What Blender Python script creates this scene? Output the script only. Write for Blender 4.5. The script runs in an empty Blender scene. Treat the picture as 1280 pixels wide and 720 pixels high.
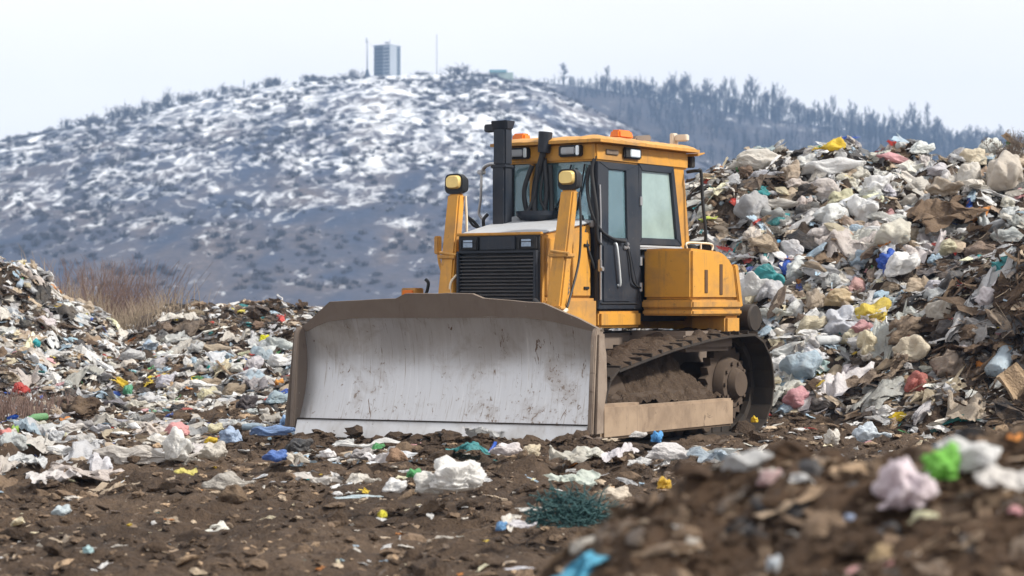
import bpy, bmesh, math, random
import numpy as np
from mathutils import Vector, Matrix, noise as mnoise

random.seed(11)
RNG = np.random.default_rng(5)
SC = bpy.context.scene
COL = SC.collection
R = math.radians

# ------------------------------------------------------------------ camera frame
F_PX, HORIZON, EYE = 2640.0, 375.0, 1.6          # focal length in pixels of the 1280 wide photograph

def px_of(x, y, z):
    return 640 + F_PX * x / y, HORIZON - F_PX * (z - EYE) / y

# ------------------------------------------------------------------ numpy noise
_PR = np.random.default_rng(1234)
_PERM = _PR.permutation(1024).astype(np.int64)
_GA = _PR.uniform(0, 2 * math.pi, 1024)
_GX = np.cos(_GA); _GY = np.sin(_GA)

def pnoise(x, y, seed=0):
    x = np.asarray(x, float); y = np.asarray(y, float)
    ix = np.floor(x).astype(np.int64); iy = np.floor(y).astype(np.int64)
    fx = x - ix; fy = y - iy
    ux = fx * fx * fx * (fx * (fx * 6 - 15) + 10); uy = fy * fy * fy * (fy * (fy * 6 - 15) + 10)
    r0 = _PERM[(iy + seed * 37) & 1023]; r1 = _PERM[(iy + 1 + seed * 37) & 1023]
    a = _PERM[(ix + r0) & 1023]; b = _PERM[(ix + 1 + r0) & 1023]; c = _PERM[(ix + r1) & 1023]; d = _PERM[(ix + 1 + r1) & 1023]
    n00 = _GX[a] * fx + _GY[a] * fy; n10 = _GX[b] * (fx - 1) + _GY[b] * fy
    n01 = _GX[c] * fx + _GY[c] * (fy - 1); n11 = _GX[d] * (fx - 1) + _GY[d] * (fy - 1)
    return ((n00 * (1 - ux) + n10 * ux) * (1 - uy) + (n01 * (1 - ux) + n11 * ux) * uy) * 1.5

def fbm(x, y, seed=0, octs=4, gain=0.5):
    a, s, f = 1.0, 0.0, 1.0
    for k in range(octs):
        s = s + a * pnoise(x * f + 17.3 * k, y * f - 9.1 * k, seed + k)
        a *= gain; f *= 2.03
    return s

def sstep(a, b, v):
    t = np.clip((v - a) / (b - a), 0, 1)
    return t * t * (3 - 2 * t)

# ------------------------------------------------------------------ terrain and heap heights
def ground_h(x, y):
    x = np.asarray(x, float); y = np.asarray(y, float)
    near = 1 - sstep(45, 90, np.hypot(x, y - 20))
    z = 0.07 * fbm(x * 0.33, y * 0.33, 1, 3)
    z = z + near * (0.07 * fbm(x * 1.1, y * 1.1, 2, 3) + 0.075 * np.abs(fbm(x * 2.6, y * 2.6, 3, 3)) + 0.034 * fbm(x * 8, y * 8, 4, 3))
    # graded strip in front: track ruts running across
    strip = sstep(18.0, 15.0, y) * near
    z = z - strip * 0.02 + strip * 0.018 * np.sin(y * 9 + 1.3 * fbm(x * .6, y * .6, 6, 2) * 3)
    # low bank of spoil to the side and the roll of soil in front of the blade
    z = z + 0.34 * np.exp(-(((x + 5.2) / 1.5) ** 2 + ((y - 19.6) / 1.3) ** 2)) * (1 + .5 * fbm(x * 2, y * 2, 7, 3))
    u = (x + 0.76) * 0.92 - (y - 22.4) * 0.39      # along the blade
    v = (x + 0.76) * -0.39 - (y - 22.4) * 0.92     # ahead of the blade
    z = z + 0.12 * np.exp(-((v - 0.42) / 0.26) ** 2) * sstep(2.6, 1.6, np.abs(u)) * (0.55 + 1.1 * np.abs(fbm(x * 2.2, y * 2.2, 8, 3)))
    z = z + 0.10 * np.exp(-(((x - .6) / 1.6) ** 2 + ((y - 18.6) / 0.55) ** 2)) * (0.4 + np.abs(fbm(x * 2.4, y * 2.4, 9, 3)) * 1.8)
    # firm level under the tracks
    lx = (x - 1.015) * -0.574 + (y - 25) * -0.819; ly = (x - 1.015) * 0.819 + (y - 25) * -0.574
    flat = sstep(2.5, 1.9, np.abs(lx + 0.0)) * sstep(1.9, 1.5, np.abs(ly))
    z = z * (1 - flat) + flat * (-0.01 + 0.02 * fbm(x * 4, y * 4, 5, 2))
    return z

def crinkle(x, y, seed, a):
    return a * (0.8 * np.abs(fbm(x * 0.9, y * 0.9, seed, 3)) + 0.45 * fbm(x * 2.2, y * 2.2, seed + 20, 3) + 0.2 * fbm(x * 6, y * 6, seed + 40, 3))

RX = [-0.6, 0.3, 1.2, 2.2, 3.0, 3.5, 4.3, 5.0, 6.0, 6.8, 7.6, 9.0, 14, 22]
RZ = [-0.8, 0.0, 1.5, 2.75, 3.3, 3.62, 3.72, 3.78, 3.72, 3.6, 3.75, 4.0, 3.8, 2]
def heap_r(x, y):
    x = np.asarray(x, float); y = np.asarray(y, float)
    foot = np.clip(28.4 - (x - 1.0) * 0.95, 21.5, 30) + 0.5 * fbm(x * .5, y * .2, 60, 2)
    t = np.clip((y - foot) / (32.2 - foot), -0.4, 1)
    prof = np.where(t < 0, t * 0.6, 0.10 * t + 0.90 * np.abs(t) ** 1.35)
    z = np.interp(x, RX, RZ) * np.where(t < 0, t * .6, prof)
    z = np.where(y > 33.5, z - (y - 33.5) * 0.35, z)
    z = z + 1.0 * np.exp(-(((x - 6.9) / 1.15) ** 2 + ((y - 27.0) / 1.3) ** 2))
    amp = sstep(-0.1, 0.35, t)
    return z - 0.10 + crinkle(x, y, 61, 0.42) * amp

LX = [-22, -14, -11, -9.4, -8.7, -7.7, -6.5, -5.4, -4.6, -3.6, -2.5]
LZ = [3.2, 3.2, 2.9, 2.5, 2.12, 1.5, 0.85, 0.28, 0.02, -0.3, -0.6]
def heap_l(x, y):
    x = np.asarray(x, float); y = np.asarray(y, float)
    foot = 29.2 + 0.5 * fbm(x * .6, y * .3, 70, 2)
    t = np.clip((y - foot) / (36 - foot), -0.4, 1)
    z = np.interp(x, LX, LZ) * np.where(t < 0, t, np.abs(t) ** 0.9)
    z = np.where(y > 37, z - (y - 37) * 0.4, z)
    return z - 0.06 + crinkle(x, y, 71, 0.30) * sstep(-.1, .3, t)

MX = [-9, -7.6, -7.0, -6.5, -6.0, -5.0, -3.8, -2.6, -1.4, 0.5, 2.0, 4]
MZ = [0.0, 0.5, 1.0, 1.3, 1.4, 1.38, 1.33, 1.2, 1.05, 0.9, 0.5, 0]
def heap_m(x, y):
    x = np.asarray(x, float); y = np.asarray(y, float)
    foot = 31.0 - 2.2 * sstep(-6.5, -3.0, x) + 0.6 * fbm(x * .6, y * .3, 80, 2)
    t = np.clip((y - foot) / (39 - foot), -0.4, 1)
    z = np.interp(x, MX, MZ) * np.where(t < 0, t, np.abs(t) ** 0.85)
    z = np.where(y > 40, z - (y - 40) * 0.4, z)
    return z - 0.06 + crinkle(x, y, 81, 0.30) * sstep(-.1, .3, t)

FX = [-1.6, -0.7, -0.3, 0.0, 0.12, 0.30, 0.47, 0.64, 0.89, 1.13, 1.58, 2.5, 4, 6]
FZ = [-0.4, 0.0, 0.30, 0.58, 0.74, 0.90, 0.99, 1.03, 1.08, 1.10, 1.17, 1.3, 1.4, 1.2]
def heap_f(x, y):
    x = np.asarray(x, float); y = np.asarray(y, float)
    c = np.interp(x, FX, FZ)
    z = np.where(y < 6.6, c - 0.26 * np.abs(np.clip(6.6 - y, 0, 9)) ** 1.1, c - 0.5 * np.abs(np.clip(y - 6.6, 0, 9)) ** 1.1)
    return z + 0.07 * fbm(x * 2.5, y * 2.5, 90, 3) + 0.035 * np.abs(fbm(x * 8, y * 8, 93, 3))

def _exact_h(x, y):
    return np.maximum.reduce([ground_h(x, y), heap_r(x, y), heap_l(x, y), heap_m(x, y), heap_f(x, y)])
_HX = np.arange(-13, 11.01, .05); _HY = np.arange(3.5, 47, .05)
_HZ = np.concatenate([_exact_h(*np.meshgrid(_HX, _HY[k:k + 60])) for k in range(0, len(_HY), 60)])
def all_h(x, y):
    """the top surface, read from a fine table"""
    u = np.clip((np.asarray(x, float) + 13) / .05, 0, len(_HX) - 1.001); v = np.clip((np.asarray(y, float) - 3.5) / .05, 0, len(_HY) - 1.001)
    i = u.astype(int); j = v.astype(int); u = u - i; v = v - j
    return (_HZ[j, i] * (1 - u) + _HZ[j, i + 1] * u) * (1 - v) + (_HZ[j + 1, i] * (1 - u) + _HZ[j + 1, i + 1] * u) * v

_T = np.concatenate([np.arange(4.2, 12, .02), np.arange(12, 46, .02)])
def at(px, py):
    """the point of the ground or a heap that is looked at in this direction"""
    X = (px - 640) / F_PX * _T; Z = EYE - (py - HORIZON) / F_PX * _T
    hit = np.nonzero(all_h(X, _T) >= Z)[0]
    k = hit[0] if len(hit) else len(_T) - 1
    return Vector((float(X[k]), float(_T[k]), float(all_h(X[k:k+1], _T[k:k+1])[0])))

def normal_at(x, y, f=all_h, e=0.12):
    dx = (f(x + e, y) - f(x - e, y)) / (2 * e); dy = (f(x, y + e) - f(x, y - e)) / (2 * e)
    n = np.stack([-dx, -dy, np.ones_like(dx)], -1)
    return n / np.linalg.norm(n, axis=-1, keepdims=True)

# ------------------------------------------------------------------ materials
def new_mat(name):
    m = bpy.data.materials.new(name); m.use_nodes = True
    nt = m.node_tree; b = nt.nodes["Principled BSDF"]
    return m, nt, b

def N(nt, kind, **kw):
    n = nt.nodes.new(kind)
    for k, v in kw.items():
        if k in n.inputs: n.inputs[k].default_value = v
        else: setattr(n, k, v)
    return n

def ramp(nt, src, stops):
    r = nt.nodes.new("ShaderNodeValToRGB")
    el = r.color_ramp.elements
    while len(el) < len(stops): el.new(0.5)
    for e, (p, c) in zip(el, stops):
        e.position = p; e.color = (*c, 1) if len(c) == 3 else c
    nt.links.new(src, r.inputs[0])
    return r.outputs[0]

def gray(v): return (v, v, v)

def mixc(nt, fac, a, b, blend='MIX'):
    m = nt.nodes.new("ShaderNodeMix"); m.data_type = 'RGBA'; m.blend_type = blend
    for sock, val in ((m.inputs[0], fac), (m.inputs[6], a), (m.inputs[7], b)):
        if hasattr(val, "is_linked"): nt.links.new(val, sock)
        elif isinstance(val, (int, float)): sock.default_value = val
        else: sock.default_value = (*val, 1)
    return m.outputs[2]

def noise_tex(nt, vec, scale, detail=5, rough=0.55, dist=0.0):
    n = N(nt, "ShaderNodeTexNoise", Scale=scale, Detail=detail, Roughness=rough, Distortion=dist)
    nt.links.new(vec, n.inputs["Vector"])
    return n.outputs["Fac"]

def bump(nt, b, height, strength=0.4, dist=0.02):
    bp = N(nt, "ShaderNodeBump", Strength=strength, Distance=dist)
    nt.links.new(height, bp.inputs["Height"]); nt.links.new(bp.outputs[0], b.inputs["Normal"])

def paint(name, col, dirt=(0.17, 0.115, 0.075), amount=0.5, rough=0.45, chips=(0.06, 0.035, 0.025), metal=0.0, chip_on=True, scale=1.0):
    m, nt, b = new_mat(name)
    tc = N(nt, "ShaderNodeTexCoord"); v = tc.outputs["Object"]
    n1 = noise_tex(nt, v, 2.2 * scale, 8, 0.62, 0.4)
    n2 = noise_tex(nt, v, 14 * scale, 6, 0.7)
    var = mixc(nt, n1, tuple(c * 0.80 for c in col), tuple(min(1, c * 1.12) for c in col))
    f = ramp(nt, n1, [(0.42, gray(0)), (0.75, gray(amount))])
    c = mixc(nt, f, var, dirt)
    # run-down streaks of grime
    mp = N(nt, "ShaderNodeMapping"); mp.inputs["Scale"].default_value = (9, 9, 0.7)
    nt.links.new(v, mp.inputs[0])
    st = ramp(nt, noise_tex(nt, mp.outputs[0], 1.6 * scale, 5, 0.6), [(0.55, gray(0)), (0.78, gray(amount * .8))])
    c = mixc(nt, st, c, dirt)
    if chip_on:
        ch = ramp(nt, n2, [(0.665, gray(0)), (0.70, gray(0.9))])
        c = mixc(nt, ch, c, chips)
    if chip_on:      # splashes of dried mud
        spl = noise_tex(nt, v, 5.5 * scale, 9, .72, .8)
        c = mixc(nt, ramp(nt, spl, [(.60, gray(0)), (.70, gray(amount * .9))]), c, tuple(x * .75 for x in dirt))
    nt.links.new(c, b.inputs["Base Color"])
    rr = ramp(nt, n1, [(0.3, gray(rough)), (0.8, gray(min(1, rough + .3)))])
    nt.links.new(rr, b.inputs["Roughness"])
    b.inputs["Metallic"].default_value = metal
    b.inputs["Specular IOR Level"].default_value = 0.4
    bump(nt, b, n2, 0.15, 0.01)
    return m

def soil_mat(name, dark, mid, light, scale=1.0, wet=0.85):
    m, nt, b = new_mat(name)
    tc = N(nt, "ShaderNodeTexCoord"); v = tc.outputs["Object"]
    a = noise_tex(nt, v, 0.5 * scale, 9, 0.62, 0.3)
    f = noise_tex(nt, v, 11 * scale, 8, 0.7)
    g = noise_tex(nt, v, 38 * scale, 4, 0.6)
    c = ramp(nt, a, [(0.32, dark), (0.52, mid), (0.72, light)])
    c = mixc(nt, ramp(nt, f, [(0.38, gray(0)), (0.66, gray(0.75))]), mixc(nt, 0.55, c, dark), mixc(nt, 0.30, c, light))
    # pale grit and shreds trodden in
    vo = N(nt, "ShaderNodeTexVoronoi", Scale=17 * scale); nt.links.new(v, vo.inputs["Vector"])
    sp = ramp(nt, vo.outputs["Distance"], [(0.10, gray(1)), (0.17, gray(0))])
    pick = ramp(nt, N(nt, "ShaderNodeSeparateColor").outputs[0], [(0, gray(0)), (1, gray(1))])
    sepn = [n for n in nt.nodes if n.bl_idname == "ShaderNodeSeparateColor"][-1]
    nt.links.new(vo.outputs["Color"], sepn.inputs[0])
    pk = ramp(nt, sepn.outputs[0], [(0.80, gray(0)), (0.82, gray(0.7))])
    mul = N(nt, "ShaderNodeMath", operation='MULTIPLY'); nt.links.new(sp, mul.inputs[0]); nt.links.new(pk, mul.inputs[1])
    c = mixc(nt, mul.outputs[0], c, (0.42, 0.36, 0.29))
    nt.links.new(c, b.inputs["Base Color"])
    b.inputs["Roughness"].default_value = wet
    b.inputs["Specular IOR Level"].default_value = 0.25
    add = N(nt, "ShaderNodeMath", operation='MULTIPLY_ADD'); nt.links.new(f, add.inputs[0]); add.inputs[1].default_value = 1.5
    nt.links.new(g, add.inputs[2])
    bump(nt, b, add.outputs[0], 0.9, 0.05)
    return m

def film_mat(name, attr=None, dirt_amt=0.75, rough=0.42, wrinkle=0.68, cloth=False):
    """crumpled plastic film or cloth: the colour is the piece's own, the dirt is noise"""
    m, nt, b = new_mat(name)
    tc = N(nt, "ShaderNodeTexCoord"); geo = N(nt, "ShaderNodeNewGeometry")
    v = geo.outputs["Position"]
    if attr:
        a = N(nt, "ShaderNodeAttribute", attribute_name=attr); base = a.outputs["Color"]
    else:
        oi = N(nt, "ShaderNodeObjectInfo"); base = oi.outputs["Color"]
    n1 = noise_tex(nt, v, 3.4, 7, 0.66, 0.6)
    n2 = noise_tex(nt, v, 26, 5, 0.6, 1.2)
    c = mixc(nt, ramp(nt, n1, [(0.44, gray(0)), (0.74, gray(dirt_amt))]), base, (0.20, 0.145, 0.10))
    c = mixc(nt, ramp(nt, n2, [(0.60, gray(0)), (0.72, gray(dirt_amt * .7))]), c, (0.13, 0.09, 0.062))
    nt.links.new(c, b.inputs["Base Color"])
    b.inputs["Roughness"].default_value = rough
    b.inputs["Specular IOR Level"].default_value = 0.15 if cloth else 0.45
    if cloth:
        b.inputs["Roughness"].default_value = 0.9
    vr = N(nt, "ShaderNodeTexVoronoi", Scale=13.0, feature='DISTANCE_TO_EDGE'); wv = mixc(nt, .12, v, N(nt, "ShaderNodeTexNoise", Scale=6.0).outputs["Color"]); nt.links.new(wv, vr.inputs["Vector"])
    hh = N(nt, "ShaderNodeMath", operation='MULTIPLY_ADD'); nt.links.new(vr.outputs[0], hh.inputs[0]); hh.inputs[1].default_value = 0.9; nt.links.new(noise_tex(nt, v, 22, 4, 0.6, 1.8), hh.inputs[2])
    bump(nt, b, hh.outputs[0], wrinkle, 0.03)
    if not cloth:
        tr = N(nt, "ShaderNodeBsdfTranslucent"); nt.links.new(c, tr.inputs["Color"])
        mx = N(nt, "ShaderNodeMixShader"); mx.inputs[0].default_value = 0.30
        nt.links.new(b.outputs[0], mx.inputs[1]); nt.links.new(tr.outputs[0], mx.inputs[2])
        nt.links.new(mx.outputs[0], nt.nodes["Material Output"].inputs["Surface"])
    return m

def plain(name, col, rough=0.6, metal=0.0, var=0.25, scale=8):
    m, nt, b = new_mat(name)
    tc = N(nt, "ShaderNodeTexCoord")
    n = noise_tex(nt, tc.outputs["Object"], scale, 5, 0.6)
    c = mixc(nt, n, tuple(x * (1 - var) for x in col), tuple(min(1, x * (1 + var)) for x in col))
    nt.links.new(c, b.inputs["Base Color"])
    b.inputs["Roughness"].default_value = rough; b.inputs["Metallic"].default_value = metal
    return m

def glass_mat(name, tint=(0.62, 0.78, 0.78), film=0.3, filmcol=(0.42, 0.55, 0.54)):
    m, nt, b = new_mat(name)
    out = nt.nodes["Material Output"]
    tr = N(nt, "ShaderNodeBsdfTransparent"); tr.inputs[0].default_value = (*tint, 1)
    gl = N(nt, "ShaderNodeBsdfGlossy", Roughness=0.06); gl.inputs[0].default_value = (0.9, 0.95, 1, 1)
    fr = N(nt, "ShaderNodeLayerWeight", Blend=0.25)
    df = N(nt, "ShaderNodeBsdfDiffuse"); df.inputs[0].default_value = (*filmcol, 1)
    tc = N(nt, "ShaderNodeTexCoord")
    n = noise_tex(nt, tc.outputs["Object"], 3.5, 6, 0.65)
    ff = ramp(nt, n, [(0.3, gray(film * .88)), (0.75, gray(min(1, film * 1.15)))])
    m1 = N(nt, "ShaderNodeMixShader"); nt.links.new(ff, m1.inputs[0]); nt.links.new(tr.outputs[0], m1.inputs[1]); nt.links.new(df.outputs[0], m1.inputs[2])
    m2 = N(nt, "ShaderNodeMixShader")
    mr = N(nt, "ShaderNodeMath", operation='MULTIPLY_ADD'); nt.links.new(fr.outputs["Fresnel"], mr.inputs[0]); mr.inputs[1].default_value = 1.0; mr.inputs[2].default_value = 0.05
    nt.links.new(mr.outputs[0], m2.inputs[0]); nt.links.new(m1.outputs[0], m2.inputs[1]); nt.links.new(gl.outputs[0], m2.inputs[2])
    nt.links.new(m2.outputs[0], out.inputs["Surface"])
    return m

# ------------------------------------------------------------------ object helpers
def put(name, me, mat=None, parent=None, loc=None):
    o = bpy.data.objects.new(name, me)
    COL.objects.link(o)
    if mat is not None and not me.materials: me.materials.append(mat)
    if parent is not None: o.parent = parent
    if loc is not None: o.location = loc
    return o

def tag(o, label=None, cat=None, group=None, kind=None):
    if label: o["label"] = label
    if cat: o["category"] = cat
    if group: o["group"] = group
    if kind: o["kind"] = kind
    return o

def empty(name, loc=(0, 0, 0), rz=0.0):
    o = bpy.data.objects.new(name, None); COL.objects.link(o)
    o.location = loc; o.rotation_euler = (0, 0, rz); o.empty_display_size = 0.2
    return o

def np_mesh(name, V, faces, cols=None, smooth=True, attr="tint"):
    """faces: list of integer arrays (m, 3) or (m, 4)"""
    me = bpy.data.meshes.new(name)
    V = np.ascontiguousarray(V, dtype=np.float32)
    loops = np.concatenate([f.reshape(-1) for f in faces]).astype(np.int32)
    totals = np.concatenate([np.full(len(f), f.shape[1], np.int32) for f in faces])
    starts = np.concatenate([[0], np.cumsum(totals)[:-1]]).astype(np.int32)
    me.vertices.add(len(V)); me.vertices.foreach_set("co", V.reshape(-1))
    me.loops.add(len(loops)); me.loops.foreach_set("vertex_index", loops)
    me.polygons.add(len(totals)); me.polygons.foreach_set("loop_start", starts)
    me.polygons.foreach_set("loop_total", totals)
    me.polygons.foreach_set("use_smooth", np.full(len(totals), smooth))
    if cols is not None:
        a = me.attributes.new(attr, 'FLOAT_COLOR', 'POINT')
        a.data.foreach_set("color", np.ascontiguousarray(cols, np.float32).reshape(-1))
    me.update(calc_edges=True); me.validate()
    return me

def grid_mesh(name, xs, ys, hf, keep=None, smooth=True):
    X, Y = np.meshgrid(xs, ys)
    Z = hf(X, Y)
    V = np.stack([X, Y, Z], -1).reshape(-1, 3)
    nx, ny = len(xs), len(ys)
    i = np.arange(ny - 1)[:, None] * nx + np.arange(nx - 1)[None, :]
    Fq = np.stack([i, i + 1, i + nx + 1, i + nx], -1).reshape(-1, 4)
    if keep is not None:
        k = keep(X, Y, Z).reshape(-1)
        Fq = Fq[k[Fq].any(axis=1)]
        used = np.unique(Fq); remap = np.full(len(V), -1); remap[used] = np.arange(len(used))
        V = V[used]; Fq = remap[Fq]
    return np_mesh(name, V, [Fq], smooth=smooth)

class MB:
    """collects shapes into one mesh"""
    def __init__(self): self.bm = bmesh.new()
    def _add(self, b2, M=None):
        if M is not None: bmesh.ops.transform(b2, matrix=M, verts=b2.verts)
        me = bpy.data.meshes.new("t"); b2.to_mesh(me); b2.free()
        self.bm.from_mesh(me); bpy.data.meshes.remove(me)
        return self
    def box(self, x0, x1, y0, y1, z0, z1, bev=0.012, M=None):
        b = bmesh.new(); bmesh.ops.create_cube(b, size=1)
        for v in b.verts:
            v.co = ((x0 + x1) / 2 + v.co.x * (x1 - x0), (y0 + y1) / 2 + v.co.y * (y1 - y0), (z0 + z1) / 2 + v.co.z * (z1 - z0))
        if bev: bmesh.ops.bevel(b, geom=b.edges[:], offset=min(bev, .45 * min(abs(x1 - x0), abs(y1 - y0), abs(z1 - z0))), segments=2, affect='EDGES', clamp_overlap=True)
        return self._add(b, M)
    def prism(self, pts, axis, a0, a1, bev=0.012, pts2=None):
        """polygon (two coordinates) pulled along axis from a0 to a1; axis 'x': (y,z), 'y': (x,z), 'z': (x,y)"""
        b = bmesh.new()
        def P(p, a):
            return {'x': (a, p[0], p[1]), 'y': (p[0], a, p[1]), 'z': (p[0], p[1], a)}[axis]
        A = [b.verts.new(P(p, a0)) for p in pts]; B = [b.verts.new(P(p, a1)) for p in (pts2 or pts)]
        b.faces.new(A); b.faces.new(B[::-1])
        n = len(pts)
        for i in range(n): b.faces.new((A[i], B[i], B[(i + 1) % n], A[(i + 1) % n]))
        bmesh.ops.recalc_face_normals(b, faces=b.faces)
        if bev: bmesh.ops.bevel(b, geom=b.edges[:], offset=bev, segments=2, affect='EDGES', clamp_overlap=True)
        return self._add(b)
    def hexa(self, c, bev=0.012):
        """eight corners: bottom four round, top four round"""
        b = bmesh.new(); v = [b.verts.new(p) for p in c]
        for f in ((3, 2, 1, 0), (4, 5, 6, 7), (0, 1, 5, 4), (1, 2, 6, 5), (2, 3, 7, 6), (3, 0, 4, 7)): b.faces.new([v[i] for i in f])
        bmesh.ops.recalc_face_normals(b, faces=b.faces)
        if bev: bmesh.ops.bevel(b, geom=b.edges[:], offset=bev, segments=2, affect='EDGES', clamp_overlap=True)
        return self._add(b)
    def tube(self, pts, r, seg=10, r1=None, cap=True):
        pts = [Vector(p) for p in pts]; b = bmesh.new(); rings = []
        n = len(pts); ref = None
        for i, p in enumerate(pts):
            d = (pts[min(i + 1, n - 1)] - pts[max(i - 1, 0)]).normalized()
            if ref is None: ref = Vector((0, 0, 1)) if abs(d.z) < .9 else Vector((1, 0, 0))
            u = (ref - d * ref.dot(d)).normalized(); w = d.cross(u); ref = u
            rr = r if r1 is None else r + (r1 - r) * i / (n - 1)
            rings.append([b.verts.new(p + u * (math.cos(2 * math.pi * k / seg) * rr) + w * (math.sin(2 * math.pi * k / seg) * rr)) for k in range(seg)])
        for a, c in zip(rings, rings[1:]):
            for k in range(seg): b.faces.new((a[k], a[(k + 1) % seg], c[(k + 1) % seg], c[k]))
        if cap: b.faces.new(rings[0][::-1]); b.faces.new(rings[-1])
        return self._add(b)
    def cyl(self, p0, p1, r, r1=None, seg=20, bev=0.0):
        p0, p1 = Vector(p0), Vector(p1); d = (p1 - p0)
        if bev:
            u = d.normalized() * bev
            q = [(p0, r - bev), (p0 + u, r), (p1 - u, r1 or r), (p1, (r1 or r) - bev)]
        else: q = [(p0, r), (p1, r1 if r1 is not None else r)]
        dn = d.normalized(); ref = Vector((0, 0, 1)) if abs(dn.z) < .9 else Vector((1, 0, 0))
        u = (ref - dn * ref.dot(dn)).normalized(); w = dn.cross(u)
        b = bmesh.new(); rings = [[b.verts.new(p + u * (math.cos(2 * math.pi * k / seg) * rr) + w * (math.sin(2 * math.pi * k / seg) * rr)) for k in range(seg)] for p, rr in q]
        for a, c in zip(rings, rings[1:]):
            for k in range(seg): b.faces.new((a[k], a[(k + 1) % seg], c[(k + 1) % seg], c[k]))
        b.faces.new(rings[0][::-1]); b.faces.new(rings[-1])
        return self._add(b)
    def build(self, name, mat, parent=None, sharp=38, loc=None):
        bmesh.ops.recalc_face_normals(self.bm, faces=self.bm.faces)
        me = bpy.data.meshes.new(name); self.bm.to_mesh(me); self.bm.free()
        for p in me.polygons: p.use_smooth = True
        me.set_sharp_from_angle(angle=R(sharp))
        return put(name, me, mat, parent, loc)

def smooth_path(pts, n=6):
    """Catmull-Rom through the points"""
    P = [Vector(p) for p in pts]; out = []
    for i in range(len(P) - 1):
        a, b, c, d = P[max(i - 1, 0)], P[i], P[i + 1], P[min(i + 2, len(P) - 1)]
        for k in range(n):
            t = k / n
            out.append(0.5 * ((2 * b) + (c - a) * t + (2 * a - 5 * b + 4 * c - d) * t * t + (3 * b - a - 3 * c + d) * t ** 3))
    return out + [P[-1]]
HAZE_D, CLOUD, SUN_E, EXPO, APERTURE_M = 0.00033, 0.89, 4.2, 0.40, 0.030
# ------------------------------------------------------------------ the bulldozer (x ahead, y to its own left, z up)
YEL = paint("yellow_paint", (0.63, 0.305, 0.045), amount=0.72)
YEL2 = paint("worn_yellow_paint", (0.60, 0.30, 0.06), amount=0.85)
NAVY = paint("navy_paint", (0.016, 0.023, 0.036), dirt=(0.10, 0.085, 0.075), amount=0.22, rough=0.38, chips=(0.12, 0.11, 0.10))
BLACK = paint("black_paint", (0.014, 0.016, 0.020), dirt=(0.07, 0.06, 0.05), amount=0.25, rough=0.5, chip_on=False)
GREY = paint("dusty_grey_with_sky_sheen", (0.40, 0.42, 0.45), dirt=(0.22, 0.19, 0.16), amount=0.4, rough=0.5, chip_on=False)  # on the hood top this grey includes the sky's painted sheen
RUBBER = plain("rubber_hose", (0.02, 0.022, 0.026), 0.55)
STEEL = plain("bare_steel", (0.42, 0.42, 0.43), 0.4, 0.8)
AMBER = plain("amber_lens", (0.70, 0.17, 0.012), 0.25)
LENSG = plain("gold_lens", (0.85, 0.60, 0.22), 0.18, 0.35)
LENSD = plain('smoky_lens', (.26, .32, .40), .1, .5, .5, 22)
LENSW = plain("clear_lens", (0.75, 0.80, 0.88), 0.12, 0.3)
RUST = paint("dark_trackiron", (0.034, 0.029, 0.026), dirt=(0.085, 0.058, 0.040), amount=0.6, rough=0.6, chips=(0.20, 0.19, 0.18), metal=0.2)
DUSTY = paint("dust_caked_steel", (0.36, 0.265, 0.185), dirt=(0.15, 0.105, 0.075), amount=1.0, rough=0.85, chips=(0.11, 0.075, 0.05))
BROWNP = paint("mud_filmed_steel", (0.185, 0.145, 0.118), dirt=(0.12, 0.088, 0.066), amount=0.6, rough=0.7, chips=(0.30, 0.27, 0.24))
PLATE = paint("streaked_end_steel", (0.27, 0.215, 0.172), dirt=(0.14, 0.10, 0.075), amount=0.9, rough=0.7, chips=(0.42, 0.40, 0.37), scale=1.6)
MUDST = paint("mud_caked_iron", (0.095, 0.068, 0.050), dirt=(0.06, 0.042, 0.031), amount=0.9, rough=0.9, chips=(0.18, 0.15, 0.12), scale=1.5)
MUD = soil_mat("packed_mud_soil", (0.05, 0.034, 0.025), (0.105, 0.070, 0.048), (0.16, 0.112, 0.076), 1.6)
GLASS = glass_mat("cab_glass", film=0.32, filmcol=(.32, .52, .60))
CREAM = plain("cream_plastic", (0.70, 0.60, 0.45), 0.5)
SEATM = plain("seat_fabric", (0.03, 0.03, 0.035), 0.9)

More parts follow.
